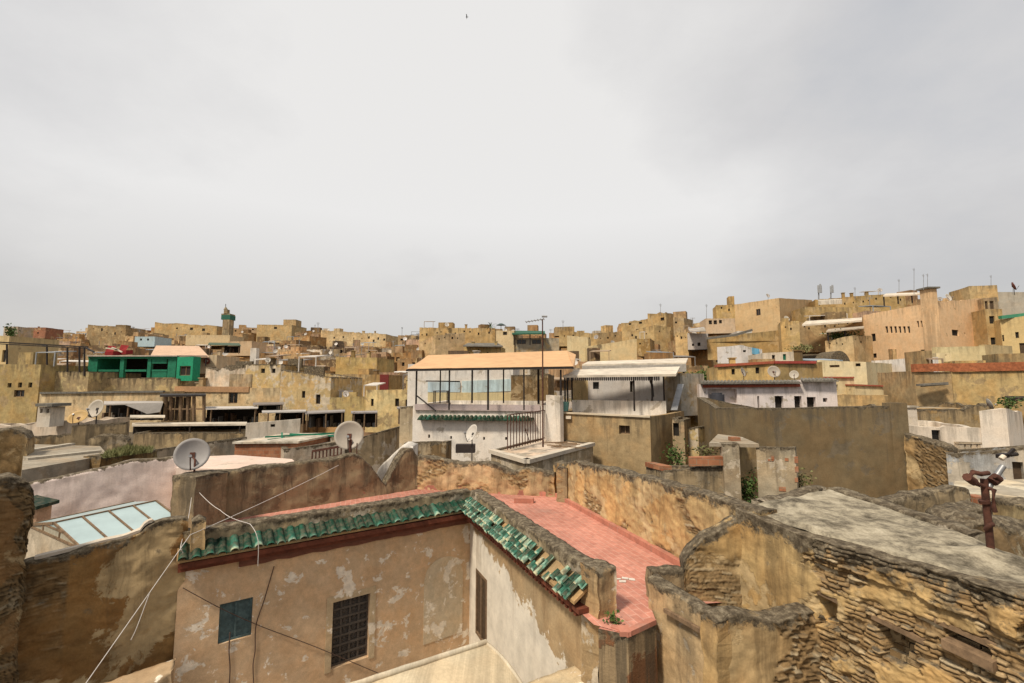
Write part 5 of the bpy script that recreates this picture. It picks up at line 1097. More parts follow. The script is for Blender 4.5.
mr_ = canopy('metal_roof', 'long pale metal roof over a dark gap before the pergola', [(132, 424.5, 33), (247, 423.5, 33), (247, 421.8, 37), (132, 422.5, 37)], .14, 'tin', [(134, 425, 434, 33.1), (190, 425, 434, 33.1), (240, 424, 434, 33.1)], .06, cat='roof', sheet='roof')
m = MB(); a, b = at(134, 434, 36), at(246, 424, 36); m.box(a.x, b.x, 36, 36.2, a.z, b.z); m.build('back_wall', M['void'], mr_)  # near-black panel painted as the shade under the metal roof
bld('low_tan_house', 'low streaked tan house under the long pale metal roof', [(134, 433, 31.5), (246, 432, 33.)], 455, col=(.48, .36, .2), mat='worn', par=.05, D=4)
bld('grey_sloping_wall', 'grey plastered wall rising behind the large grey dish', [(155, 450, 27), (247, 437, 30)], 462, cat='wall', col=(.34, .29, .22), mat='worn2', par=0, D=.4, t=.12, j=.03)
h = bld('white_plaster_wall', 'white plaster wall with a round hole before the beige houses', [(246, 423.5, 32), (300, 419, 33)], 446, cat='wall', col=(.58, .52, .43), mat='white', par=0, D=.4, t=.12, j=.03, wins=[(0, 270.5, 422.5, 275, 427, 'b')])
h = bld('brick_box', 'small red brick roof room with a flat slab above the pink roof', [(235, 442.5, 24), (298, 442, 23.5)], 466, cat='roof room', col=(.42, .16, .06), mat='hollow', par=.03, D=4, t=.15, j=0, roofcol=(.5, .45, .38))
strip_px(h, 'roof_slab', 'roof', (233, 441.8, 23.9), (299, 441.3, 23.4), .1, 4.2, (.5, .45, .37))
m = MB(); 
for a, b in (((265, 437, 25), (335, 433, 27)), ((282, 433, 26), (282, 440, 25)), ((290, 434, 27), (338, 436, 26)), ((268, 440, 24.5), (300, 436, 26.5))): m.bar(at(*a), at(*b), .08)
tag(m.build('green_pipes', M['green'], None), 'loose green pipes lying over the roof of the red brick room', 'pipes')
bld('low_grey_house', 'low grey house front carrying the red crate rail before the white wall', [(284, 449, 22.5), (345, 441, 24)], 470, col=(.50, .43, .34), mat='worn2', par=.1, D=4)
cr = thing('crate_rail', 'dark red slatted crate frame lying on the grey roof', 'crate', at(326, 461, 21.5)); a, b = at(312, 460.5, 21.5), at(341, 455.5, 21.5)
m = MB(); m.bar(a, b, .12); m.bar(a + up * .42, b + up * .42, .1); m.build('frame', M['rust'], cr); m = MB()
for i in range(9): p = lerp(a, b, i / 8); m.bar(p, p + up * .42, .05)
m.build('slats', M['rust'], cr)
h = bld('grey_white_wall', 'grey white streaked wall curving up towards the white house', [(352, 440, 27), (385, 430.5, 28), (415, 423, 31)], 465, cat='wall', col=(.55, .49, .41), mat='worn', par=.05, back=[at(415, 423, 32), at(352, 439, 29)], t=.15)
bld('stone_roll_wall', 'rounded dark stone parapet lump before the white house', [(404, 443, 19.5), (446, 442, 19)], 468, cat='wall', col=(.34, .28, .19), mat='earth', par=0, D=.6, t=.2, j=.08, seg=.4)
m = MB(); a = at(455.5, 453, 20.5); m.box(a.x, a.x + .85, 20.5, 20.9, a.z, a.z + .36); tag(m.build('dark_box', M['tint'], None, (.04, .03, .026)), 'dark brown box beside the tilted dish mast', 'box')
# --- beige houses in the middle distance
bld('beige_house', 'beige house with two small high windows and flat roof', [(246, 364, 47), (281, 364, 46)], 412, clut=3, col=(.52, .39, .19), mat='worn2', par=.3, D=6, wins=[(0, 261, 368.5, 265, 373, 'b'), (0, 271.5, 368.5, 275.5, 373, 'b'), (0, 259.5, 392, 264, 398.5, 'b')])
bld('beige_house', 'beige house with a sloping wall top and two dark windows', [(281, 369.5, 45), (331, 377, 44)], 418, clut=3, col=(.54, .40, .20), mat='worn2', par=.4, D=6, wins=[(0, 301.8, 391, 305.2, 397.8, 'b'), (0, 315.8, 394.5, 320.3, 403.8, 'b')])
bld('linking_house', 'low yellow beige house front with a red roof line in the gap', [(330, 397.5, 44), (367, 396.5, 43.5)], 425, clut=2, col=(.50, .38, .17), mat='plaster', par=.1, D=5)
bld('white_roof_box', 'small white box on the roof of the low yellow beige house', [(328.5, 390.5, 45.5), (346, 390.5, 45.5)], 400, cat='roof room', col=(.66, .63, .6), mat='white', par=.1, D=2)
bld('pale_yellow_house', 'pale yellow house with three slim dark windows beside the white house', [(366, 390, 43.5), (416, 389.5, 42.5)], 430, clut=2, col=(.62, .49, .25), mat='plaster', par=.2, D=6, wins=[(0, 370.8, 398.8, 373.6, 406, 'b'), (0, 395, 398.5, 399, 406.3, 'b'), (0, 405.5, 399.5, 408.7, 406.6, 'b')])
bld('brown_house', 'brown plastered house above the low yellow beige house', [(343, 374, 55), (380, 374.5, 54)], 402, clut=2, col=(.40, .26, .11), mat='far', par=.15, D=6)
m = MB(); a, b = at(379.5, 390.5, 53), at(388.5, 374.5, 53); m.box(a.x, b.x, 53, 53.2, a.z, b.z); tag(m.build('red_drape', M['cloth'], None, (.17, .03, .025)), 'dark red cloth hung beside the brown house', 'cloth')
bld('ochre_flat_house', 'ochre house with a dark roof overhang above the brown house', [(336, 357, 66), (377, 357.5, 65)], 376, clut=2, col=(.52, .38, .16), mat='far', par=.1, D=6)
bld('peeling_house', 'white peeling house with a ragged top beside the green annex', [(206, 367.5, 48), (249, 368, 47)], 392, clut=3, col=(.58, .50, .40), mat='worn2', par=.1, D=5, j=.3, seg=.7)
h = bld('tan_stall_house', 'tan house with an orange ledge and a shuttered window behind the pergola', [(174, 389, 46), (283, 387.5, 45.5)], 425, clut=4, col=(.60, .46, .27), mat='plaster', par=.1, D=6, wins=[(0, 228.5, 392.5, 237.5, 403.5, 'w')])
strip_px(h, 'ledge', 'tint', (175, 386.2, 45.9), (249, 386.8, 45.6), .55, .2, (.42, .24, .12))
bld('white_chimney', 'slim white chimney standing before the beige houses', [(250.5, 348, 50), (256.5, 348, 50)], 372, cat='chimney', col=(.62, .57, .5), mat='white', par=0, D=.6, t=.1)
canopy('pink_awning', 'pinkish sloping awning roof behind the green hut', [(150, 356.5, 58), (209, 356.5, 58), (199, 346, 70), (156, 345.5, 70)], .12, 'tint', [(153, 357, 366, 58.2), (206, 357, 366, 58.2)], .08, col=(.56, .37, .24))
h = bld('emblem_house', 'cream house with a dark red round emblem beside the green annex', [(190, 355, 60), (217, 355, 60)], 372, clut=1, col=(.58, .46, .3), mat='clean', par=.1, D=5)
m = MB(); c = at(207, 361, 59.9); m.tube([c, c - Vector((0, .08, 0))], .42, 14); m.build('emblem', M['tint'], h, (.2, .05, .03)); m = MB(); c = c - Vector((0, .09, 0)); m.bar(c + Vector((-.2, 0, .0)), c + Vector((.2, 0, .0)), .07, .2); m.build('emblem_mark', M['tint'], h, (.5, .42, .32))
awn('dark green awning on the slope below the minaret', [(208, 344.5, 85), (241, 345.5, 85), (239, 343, 90), (209, 342.5, 90)], (224, 240, 346, 353), [(210, 345, 354, 85.2), (239, 346, 354, 85.2)], 89, (.06, .09, .05))
# ================================================================ hillside landmarks
HTAN = (.58, .375, .185); HPNK = (.58, .40, .24); HCRM = (.60, .47, .27)
def hb(name, label, front, bot, **kw):
    kw.setdefault('mat', 'far')
    if not kw.get('wins') and not kw.get('cat') and kw.get('mat') == 'far':
        hr = random.Random(int(front[0][0] * 10)); ws = []
        for i, (p, q) in enumerate(zip(front, front[1:])):
            x = p[0] + hr.uniform(1.5, 5); 
            while x < q[0] - 2.5:
                y = lerp(p[1], q[1], (x - p[0]) / (q[0] - p[0])) + hr.uniform(2., 6.5); w = hr.uniform(.9, 1.9); ws.append((i, x, y, x + w, y + w * hr.uniform(1., 1.6), 'b')); x += hr.uniform(3.5, 11)
        kw['wins'] = ws; kw.setdefault('j', .12); kw.setdefault('par', .3); hq = random.Random(int(front[0][0] * 7 + front[0][1])); kw['col'] = tn(kw.get('col', HTAN), hq.uniform(.86, 1.12), hq) if kw.get('mat') == 'far' else kw.get('col', HTAN); kw.setdefault('rd', .16); kw.setdefault('clut', 0 if kw.get('cat') else max(1, min(4, int((front[-1][0] - front[0][0]) / 16))))
    return bld(name, label, front, bot, **kw)
sl = [(0, x, 326.3, x + 2.7, 332.9, 'b') for x in (885.2, 889.6, 894, 898.4, 902.9, 907.2)] + [(0, 916.8, 321, 919, 327.3, 'b'), (0, 920.4, 320.6, 922.8, 327, 'b'), (0, 871.2, 333.6, 875.6, 341.2, 'b'), (0, 872.4, 353.4, 876.6, 357.8, 'b'), (0, 920.6, 349.6, 925, 354.7, 'b')]
h = hb('slit_window_house', 'tall pink tan house with a row of slit windows and a corner turret', [(863, 315, 68), (931, 302.5, 57), (985, 298, 62)], 372, col=(.80, .55, .32), clut=0, mat='clean', par=.4, j=.08, wins=sl + [(1, 952, 329.8, 958.8, 335.7, 'b'), (1, 975.3, 334, 978.6, 338, 'b'), (1, 964.5, 332.5, 965.5, 335.5, 'b')])
c = at(928.5, 300, 57.4); w_ = .55
sub(h, 'turret', 'clean', lambda m: m.box(c.x - w_, c.x + w_, c.y - w_ - .1, c.y + w_, c.z - 9, at(928, 289, 57).z), (.72, .49, .28))
sub(h, 'turret_cap', 'ceramic', lambda m: m.box(c.x - w_ - .25, c.x + w_ + .25, c.y - w_ - .35, c.y + w_ + .25, at(928, 289, 57).z + .003, at(928, 287.4, 57).z))
a = at(945, 297, 60); sub(h, 'stain', 'clean', lambda m: m.box(0, .01, 60, 60.01, a.z - 1, a.z - .99))
canopy('roof_canopy', 'pale roof canopy over a dark gap on top of the slit window house', [(883, 295.5, 66), (926, 293.5, 65), (926, 292, 70), (886, 293.5, 70)], .2, 'tin', [(884, 296, 306, 66.2), (898, 296, 304, 66), (912, 295, 303, 65.8)], .09)
hb('yellow_side_house', 'yellow house with square windows joined behind the slit window house', [(985, 309, 58), (1002, 309, 57.5)], 366, col=(.46, .33, .16), wins=[(0, 989.4, 316, 994.8, 323.6, 'b'), (0, 990.8, 337.4, 996.4, 344.6, 'b'), ])
hb('grey_upper_house', 'grey plastered upper house with a green roof rim at the edge of the hill', [(997, 292, 66), (1050, 292, 64)], 345, col=(.42, .38, .31), mat='clean')
hb('shutter_loft', 'wooden loft with pale boards on the top of the yellow side house', [(983.5, 298, 60), (997.5, 297, 59.5)], 313, col=(.42, .33, .22), wins=[(0, 985, 301, 988, 312, 'd'), (0, 990, 301, 994, 312, 'd')])
m = MB(); m.bar(at(1000, 317.5, 55.8), at(1045, 312.5, 55), .5, .4); tag(m.build('green_netting', M['cloth'], None, (.06, .24, .14)), 'green netting along the roof edge of the bright yellow house', 'netting')
hb('bright_yellow_house', 'bright yellow house with brown windows at the edge under the green netting', [(1000, 319.5, 56), (1045, 313, 54)], 366, col=(.60, .45, .22), mat='clean', wins=[(0, 1000.8, 335, 1004.2, 341.3, 'b'), (0, 1015.4, 332, 1019, 338, 'b'), (0, 1019.8, 343, 1026, 355.5, 'd')])
hb('roof_room', 'small tan roof room with a dark flat cap above the slit window house', [(969, 286, 66), (997, 285, 65)], 300, cat='roof room', col=(.5, .37, .19))
hb('cream_yard_wall', 'cream yard wall at the foot of the slit window house', [(936, 347, 50), (985, 346, 49.5)], 370, cat='wall', col=(.64, .53, .30), mat='clean', par=0, D=.6, j=.02)
hb('cream_yard_wall', 'bent cream tan yard wall between the slit window house and bright yellow house', [(985, 344.5, 49.5), (1012, 346, 50)], 370, cat='wall', col=(.46, .36, .2), mat='clean', par=0, D=.6, j=.02)
hb('white_low_house', 'low white house above the red brick parapet of the tan block', [(911, 358, 45), (938, 357, 45)], 372, col=(.70, .66, .62), mat='white')
hb('cream_cube', 'small cream cube between the low white house and the cream yard wall', [(936, 353, 46.5), (951, 353, 46)], 372, col=(.66, .55, .33), mat='clean', D=3)
hb('hilltop_block', 'large pink tan hilltop block with one barred window', [(734.5, 304.5, 88), (779, 298, 80), (812, 300, 92)], 338, col=(.58, .41, .22), mat='clean', wins=[(0, 756, 309, 760.5, 315.5, 'w')])
hb('hilltop_wing', 'lower ochre wing joined to the large pink tan hilltop block', [(716, 305, 93), (735, 304.3, 92)], 325, col=(.52, .37, .17))
hb('hill_wall', 'long brown hill wall house with three small slits', [(707, 339, 72), (752, 333, 71), (781, 330, 70)], 358, col=(.44, .31, .14), wins=[(1, 765.7, 341.5, 767, 345, 'b'), (1, 769.2, 341.2, 770.5, 344.8, 'b'), (1, 772.7, 341, 774, 344.5, 'b')], D=5, back=None)
hb('corner_tower_house', 'tan tower like house below the large pink tan hilltop block', [(780.5, 321.5, 66), (799, 321, 65)], 360, col=(.54, .39, .19))
hb('terraced_house', 'brown terraced house with a pale roof strip beside the slit window house', [(799, 322, 70), (864, 317, 68)], 350, col=(.36, .26, .14))
canopy('long_pale_roof', 'long pale sloping roof on the brown terraced house', [(802, 324.5, 66), (862, 320, 65), (862, 317.5, 68), (806, 321, 68)], .25, 'tin', [], cat='roof', sheet='roof')
hb('crest_house', 'long ochre house along the crest behind the pale sloping roof', [(805, 306.5, 78), (852, 307.5, 77)], 322, col=(.46, .33, .15), wins=[(0, 834, 314, 836.5, 316.5, 'b')])
hb('crest_terrace', 'ochre crest house under the cell antennas with a white wall strip', [(815, 299.5, 88), (905, 292.5, 84)], 312, col=(.44, .31, .14))
m = MB(); m.slab([at(818, 300.5, 82), at(842, 299.5, 82), at(842, 299, 83), at(818, 300, 83)], .8); tag(m.build('white_wall', M['white'], None, (.66, .6, .5)), 'short white wall under the two cell antennas', 'wall')
h = hb('vine_terrace_house', 'tan house with a dark green vine terrace under a sheet roof', [(825, 341, 62), (853, 335.5, 60), (872, 336, 63)], 368, col=(.54, .4, .22))
canopy('vine_canopy', 'sheet roof over a dark green vine terrace beside the slit window house', [(826, 331.5, 61), (864, 327.5, 60), (864, 326, 64), (828, 329, 64)], .15, 'roof', [(828, 332, 341, 61.2), (845, 330, 337, 61)], .1, col=(.42, .36, .28))
plant('terrace_vine', 'dark green vines filling the terrace under the sheet roof', at(846, 339.5, 62.5), 2.6, .9, 1.25, 700, .24)
a = at(840, 362, 56); m = MB(); 
for i in range(10):
    t0, t1 = math.pi * i / 10, math.pi * (i + 1) / 10; p = lambda t, y: Vector((a.x + 1.35 * math.cos(t), y, a.z - .6 + 2.0 * math.sin(t))); m.face([p(t1, 56), p(t0, 56), p(t0, 59), p(t1, 59)]); m.face([p(t0, 56), p(t1, 56), Vector((a.x, 56, a.z - .6))])
tag(m.build('brown_vault', M['earth'], None, (.33, .22, .1)), 'round topped brown vault below the vine terrace', 'vault')
hb('white_blue_house', 'white house with a bright blue end panel on the slope', [(717, 347, 62), (741, 345, 61.5), (762, 349.5, 62)], 362, col=(.66, .63, .60), mat='white', wins=[(1, 743, 348.6, 746.2, 352.2, 'b')])
strip_px(bpy.data.objects['white_blue_house'], 'blue_panel', 'clean', (752, 347.6, 61.6), (759, 349, 61.8), .85, .05, (.16, .42, .62))
hb('small_cream_house', 'small cream house with a black and a green window on the slope', [(763, 353, 56), (794, 351.5, 55.5)], 366, col=(.62, .54, .42), mat='clean', wins=[(0, 772, 355, 775.2, 360, 'b'), (0, 783, 354, 786.3, 360, 'g')])
hb('three_window_house', 'pinkish house with three dark windows left of the hilltop block', [(705.5, 318.5, 84), (735, 318.3, 83)], 332, col=(.56, .42, .28), mat='clean', wins=[(0, 708.8, 320.3, 712, 324.3, 'b'), (0, 713.7, 320.3, 717, 324.3, 'b'), (0, 719, 320, 722, 323.4, 'b')])
hb('violet_grey_house', 'pale violet grey house with a dark base strip on the slope', [(687.5, 333, 74), (708, 333.5, 73)], 348, col=(.50, .46, .42), mat='clean', wins=[(0, 692, 343.6, 694, 346, 'b'), (0, 697.5, 342.5, 700.5, 346, 'b')])
hb('ochre_slab_house', 'plain ochre house beside the pale violet grey house', [(675, 332.5, 76), (688, 332, 75)], 355, col=(.54, .38, .18))
m = MB(); m.slab([at(690, 331.5, 70), at(706, 330.5, 70), at(704, 327, 74), at(688, 328.5, 74)], .15); tag(m.build('grey_roof_sheet', M['roof'], None, (.36, .34, .32)), 'grey roof sheet above the pale violet grey house', 'roof sheet')
m = MB(); m.bar(at(706, 338.5, 69), at(735, 335, 69), .35); m.bar(at(735, 335, 69), at(752, 330, 69), .35); tag(m.build('dark_coping', M['ceramic'], None), 'dark roof edge snaking up the slope past the brown hill wall', 'roof edge')
hb('white_shed', 'low white shed with a curved top beside the brown hill wall', [(737, 331, 76), (752, 331, 75.5)], 338, col=(.64, .6, .54), mat='white')
hb('fort_house', 'blocky sand coloured hilltop house with one square window', [(647.5, 313.5, 104), (666, 312, 100), (673, 314, 104)], 345, col=(.46, .335, .165), j=.3, wins=[(0, 660.5, 317.5, 664.2, 320.6, 'b')])
hb('fort_wing', 'stepped sand coloured wing running left from the blocky hilltop house', [(621, 323, 112), (648, 318.5, 106)], 350, col=(.46, .33, .16), j=.25, wins=[(0, 628.5, 322.5, 631, 325, 'b'), (0, 639, 320.8, 642, 323.8, 'b')])
hb('fort_base_house', 'pale ochre house at the foot of the blocky hilltop house', [(629, 332, 98), (654, 325, 96), (670, 327, 97)], 350, col=(.50, .37, .19))
hb('fort_annex', 'little grey topped house right of the blocky hilltop house', [(672.5, 317, 108), (684, 318, 106)], 335, col=(.40, .31, .19), wins=[(0, 675, 321.5, 677, 323.5, 'b')])
hb('long_cream_house', 'long plain cream wall house rising to a pointed end', [(586, 346.5, 78), (636.5, 338.8, 77)], 360, col=(.60, .48, .27), mat='clean', j=.03, D=5)
hb('cream_end_house', 'cream house at the left end of the long plain cream wall', [(567, 335.5, 82), (588, 337, 81)], 362, col=(.60, .49, .29), mat='clean', j=.03)
hb('ochre_crest_house', 'ochre crest house with small roof rooms right of the green canopy', [(559, 330.5, 95), (597, 333.5, 94)], 345, col=(.48, .34, .15))
hb('roof_room', 'brown domed roof room on the ochre crest house', [(555, 327, 100), (571, 326.5, 100)], 335, cat='roof room', col=(.38, .28, .16), D=3)
hb('crest_blocks', 'low tan crest house left of the blocky sand coloured hilltop house', [(597, 333, 100), (622, 331.5, 102)], 345, col=(.44, .32, .17))
hb('brown_cube_house', 'brown square house at the end of the long cream wall', [(637, 338.5, 82), (650, 338.5, 81)], 355, col=(.4, .28, .13))
hb('old_citadel', 'large tan citadel like house behind the orange canopy', [(419.5, 327.5, 95), (495, 328, 94)], 365, col=(.52, .37, .185), j=.12, D=9)
hb('citadel_front', 'pinkish projecting front of the large tan citadel like house', [(420, 342, 90), (435.5, 335, 87), (465, 333, 89)], 368, col=(.54, .39, .22))
hb('cream_gable_house', 'cream house with a small window beside the large tan citadel', [(496, 330.5, 90), (514, 330.5, 89)], 362, col=(.58, .46, .28), mat='clean', wins=[(0, 503, 331.8, 507, 335, 'b'), (0, 489, 334, 490, 336, 'b')])
hb('brown_roof_house', 'tan house with a brown roof under the large tan citadel', [(464, 346, 84), (501, 346.5, 83)], 360, col=(.56, .42, .2))
m = MB(); m.slab([at(463, 345.5, 82), at(503, 346, 82), at(498, 343, 86), at(468, 343, 86)], .2); tag(m.build('brown_roof', M['ceramic'], None), 'brown overhanging roof below the large tan citadel', 'roof')
canopy('green_canopy', 'long dark green canopy roof right of the cream gable house', [(512, 333.5, 88), (545, 333, 87), (545, 331, 92), (512, 330.5, 92)], .25, 'tint', [(514, 334, 345, 88.2), (530, 334, 345, 88), (543, 334, 345, 87.3)], .12, col=(.02, .09, .05))
hb('grey_glass_house', 'greyish house front under the long dark green canopy', [(514, 338, 89.5), (559, 338, 89)], 362, col=(.40, .35, .26), wins=[(0, 517, 339.5, 526, 344, 'w'), (0, 532, 339.5, 541, 344, 'w')])
um = thing('roof_umbrella', 'dark umbrella shaped shade on the roof of the cream gable house', 'umbrella', at(501, 331, 90)); m = MB(); c = at(501, 323.5, 90); m.tube([c, c - up * .35], .3, 12, 1.0); m.build('shade', M['tint'], um, (.06, .09, .09)); m = MB(); m.tube([c, at(501, 332, 90)], .06, 5); m.build('pole', M['iron'], um)
pl_ = thing('palm_tree', 'small dark palm standing before the citadel roof', 'tree', at(490, 332, 92)); m = MB(); b0 = at(490, 332, 92); b1 = at(490.5, 326.5, 92); m.tube([b0, b1], .14, 6, .09); m.build('trunk', M['wood'], pl_)
m = MB(); rg = random.Random(5)
for i in range(26):
    a = rg.uniform(0, 6.28); e = rg.uniform(-.2, .9); d = Vector((math.cos(a) * math.cos(e), math.sin(a) * math.cos(e), math.sin(e))); p = b1
    for k in range(4):
        q = p + d * .36; w = Vector((-d.y, d.x, 0)).normalized() * .07; m.face([p - w, p + w, q + w * .7, q - w * .7]); p = q; d = (d - up * .25).normalized()
m.build('crown', M['leaf'], pl_)
hb('longhouse', 'long tan house with a ragged crest right of centre on the far left hill', [(155, 322, 235), (217, 326, 232)], 338, col=(.52, .37, .18), wins=[(0, 176, 327, 178, 329, 'b'), (0, 190, 327.5, 193, 330, 'b'), (0, 202, 328.5, 205, 331, 'b')], D=14, j=.5, seg=5)
hb('far_cream_house', 'long cream house on the slope below the minaret', [(186, 335, 150), (230, 335, 150)], 345, col=(.60, .47, .28), mat='clean', D=8)
hb('far_pink_house', 'plain pinkish house right below the minaret', [(228, 341.5, 120), (252, 341, 120)], 355, col=(.58, .42, .26), mat='clean', D=7)
hb('light_blue_house', 'light blue house far off on the left slope', [(135, 336.5, 140), (155, 336.5, 140)], 346, col=(.42, .54, .58), mat='clean', D=7, wins=[(0, 140, 338.5, 142, 340.5, 'b'), (0, 147, 338.5, 149, 340.5, 'b')])
hb('left_crest_house', 'sandy crest house with a square roof tower right of the minaret', [(257, 324.5, 225), (292, 325, 222)], 342, col=(.5, .36, .18), D=12, wins=[(0, 274, 327, 277, 329, 'b')])
hb('roof_tower', 'square roof tower on the sandy crest house right of the minaret', [(283.5, 319.5, 226), (296, 319.5, 226)], 330, cat='tower', col=(.44, .32, .17), D=6)
hb('long_crest_house', 'long low cream house on the crest right of the roof tower', [(321, 330, 175), (386, 334, 168)], 348, col=(.56, .42, .22), D=10, j=.3, seg=4)
hb('dark_red_house', 'dark red roofed house on the far left crest', [(27, 327.5, 200), (46, 327.5, 200)], 338, col=(.30, .14, .08), D=8)
hb('walled_crest_house', 'brown walled crest house with a pale panel on the far left', [(88, 324.5, 190), (126, 327, 188)], 345, col=(.34, .25, .14), D=9, j=.3, seg=4)
hb('tree_hut', 'little pale hut with greenery on top of the far left crest', [(4, 326.5, 180), (18, 326.5, 180)], 338, col=(.5, .42, .32), D=6, wins=[(0, 8, 328.5, 10, 331, 'b'), (0, 12.5, 328.5, 14.5, 331, 'b')])
mn = thing('minaret', 'slender minaret with green tile bands rising over the far left hill', 'minaret', at(226, 340, 222))
def mbx(nm, mat, px0, px1, y0, y1, col=(1, 1, 1)):
    a, b = at(px0, y1, 222), at(px1, y0, 222); w = b.x - a.x; m = MB(); m.box(a.x, b.x, 222, 222 + w, a.z, b.z); return m.build(nm, M[mat], mn, col)
mbx('shaft', 'far', 221.4, 229.8, 319.6, 342, (.44, .34, .2)); mbx('tile_band', 'tint', 221.0, 230.2, 315, 319.5, (.025, .12, .08)); mbx('parapet', 'far', 221.2, 230.0, 313.6, 314.9, (.3, .3, .2)); mbx('lantern', 'far', 223.6, 227.6, 309.5, 314.2, (.34, .27, .17))
mbx('blind_arch', 'tint', 223.6, 227.6, 321.5, 329, (.28, .2, .11)).location.y = -.12
m = MB(); c = at(225.7, 309.6, 223.); c1 = at(225.7, 306.6, 223.); m.tube([c, lerp(c, c1, .5), c1], 1.0, 10, .1); m.build('dome', M['far'], mn, (.25, .2, .12)); m = MB(); m.tube([c1, at(225.7, 304., 223.)], .14, 5); m.build('finial', M['iron'], mn)
for (x, y, Y, s) in ((109, 352, 54, .5), (122, 351, 55, .5)):
    m = MB(); c = at(x, y, Y); m.face([c + Vector((-s, 0, -.1)), c + Vector((s, 0, .05)), c + Vector((s * .9, .4, .7)), c + Vector((-s * .8, .3, .8))]); m.slab([c + Vector((-s, 0, 0)), c + Vector((s, 0, .1)), c + Vector((s, 1, .2)), c + Vector((-s, 1, .1))], .5)
    tag(m.build('red_cloth', M['cloth'], None, (.24, .02, .02)), 'red cloth on a roof ' + ('just left of the white poles behind the green hut' if x < 115 else 'right of the white poles behind the green hut'), 'cloth')
m = MB(); m.bar(at(106, 348, 53.5), at(119, 350, 53.5), .14); m.bar(at(112, 347.5, 53.5), at(122, 352, 53.5), .14); tag(m.build('white_poles', M['tin'], None), 'white poles crossed between the two red cloths', 'poles')
# antennas and aerials on the skyline
for i, (x, y0, y1, Y, lab) in enumerate(((660.5, 303.5, 314, 101, 'thin aerial on the blocky sand coloured hilltop house'), (706.5, 304, 318, 95, 'thin aerial left of the ochre hilltop wing'), (914, 268, 293, 64, 'tall thin aerial left of the corner turret'), (923.5, 274, 289, 57, 'left of two thin aerials on the corner turret'), (927.5, 273.5, 288, 57, 'right of two thin aerials on the corner turret'), (991, 275, 286, 66, 'thin aerial on the small tan roof room'), (855, 287, 298, 85, 'thin aerial on the crest right of the cell antennas'), (1013, 282, 293, 64, 'thin aerial at the edge above the grey upper house'), (563, 320, 328, 100, 'thin aerial on the brown domed roof room'), (318, 322, 331, 178, 'thin aerial left on the long low cream crest house'), (899, 279, 294, 70, 'thin aerial above the pale roof canopy'))):
    t = thing('roof_aerial', lab, 'aerial', at(x, y1, Y), 'aerials on the skyline'); r = .00055 * Y
    m = MB(); m.tube([at(x, y1 + 1, Y), at(x, y0, Y)], r, 5, r * .7); m.build('mast', M['steel'], t)
    m = MB(); c = at(x, y0 + 1, Y); w = Y * .0036
    for k in range(3): q = c - up * (k * Y * .002); m.bar(q - Vector((w, 0, 0)) * (1 - k * .25), q + Vector((w, w * .6, 0)) * (1 - k * .25), r * .8, r * .8)
    m.build('crossbars', M['steel'], t)
for x, y0, y1, w, lab in ((818.7, 284.5, 300, 1.7, 'wider grey cell antenna cluster on the crest'), (830.8, 285.5, 299, 1.2, 'narrower grey cell antenna on the crest')):
    t = thing('cell_antenna', lab, 'antenna', at(x, y1, 84)); m = MB(); m.tube([at(x, y1 + 1, 84), at(x, y0 + 2, 84)], .11, 6); m.build('mast', M['steel'], t)
    for k in (-1, 0, 1):
        m = MB(); c = at(x + k * w * .75, y0 + abs(k), 84); d = at(x + k * w * .75, lerp(y0, y1, .55), 84); m.box(c.x - .12, c.x + .12, 83.7 - .2 * (k == 0), 83.9 - .2 * (k == 0), d.z, c.z); m.build('panel', M['tint'], t, (.34, .35, .36))
dish(949, 297.5, 60, 4.2, .3, .35, 302, (.5, .45, .38), 'pale dish on the roof right of the corner turret'); dish(940, 299, 60, 2.4, -.5, .35, 302.5, (.3, .28, .26), 'small grey dish between the corner turret and the pale dish'); dish(1014, 286, 62, 4.2, .9, .3, 293, (.16, .05, .04), 'dark red dish on the grey upper house', 'iron')
dish(787, 318.5, 76, 3, .2, .4, 323, (.5, .45, .36), 'tiny pale dish before the large pink tan hilltop block')
for x, y, Y, r_, yw, ft, c_, lab in ((346, 394, 44, 3., .5, 399, (.5, .45, .4), 'tiny pale dish beside the small white roof box'), (268, 360, 46, 2.6, .3, 365, (.4, .36, .3), 'tiny dish on the roof of the beige house with high windows'), (447, 324.5, 94, 2.2, .2, 328, (.5, .45, .38), 'tiny dish on top of the large tan citadel'), (596, 337, 77, 2.4, -.6, 342, (.3, .27, .24), 'tiny grey dish on the long plain cream wall'), (690, 329, 76, 2.3, .4, 333, (.5, .45, .4), 'tiny dish on the plain ochre house'), (768, 295.5, 82, 2.2, .3, 300, (.45, .4, .35), 'tiny dish on top of the large pink tan hilltop block'), (880, 290, 80, 2.2, -.3, 295, (.4, .36, .32), 'tiny dish on the ochre crest house near the pale canopy'), ):
    dish(x, y, Y, r_, yw, .35, ft, c_, lab, 'iron')
bd = at(467, 17, 60); m = MB(); m.tube([bd + Vector((-.16, 0, 0)), bd, bd + Vector((.2, 0, .01))], .05, 6, .02)
for sx in (-1, 1): m.face([bd + Vector((.05, 0, .02)), bd + Vector((.0, sx * .3, .14)), bd + Vector((-.1, sx * .5, .08)), bd + Vector((-.08, 0, .02))])
tag(m.build('bird', M['iron'], None), 'tiny dark bird high in the cloudy sky', 'bird')
plant('slope_bushes', 'dark green bushes under the sheet roofs beside the ochre round window house', at(703, 382, 42), 2.2, .8, 1.3, 500, .24)
plant('slope_bush', 'olive green bush on the slope below the tan tower like house', at(800, 352, 58), 2.2, .8, .9, 260, .25, 'dryleaf')
plant('crest_tree', 'low dark bush on the far left crest beside the little pale hut', at(12, 338, 178), 2.5, 1.5, 4.6, 300, .8)
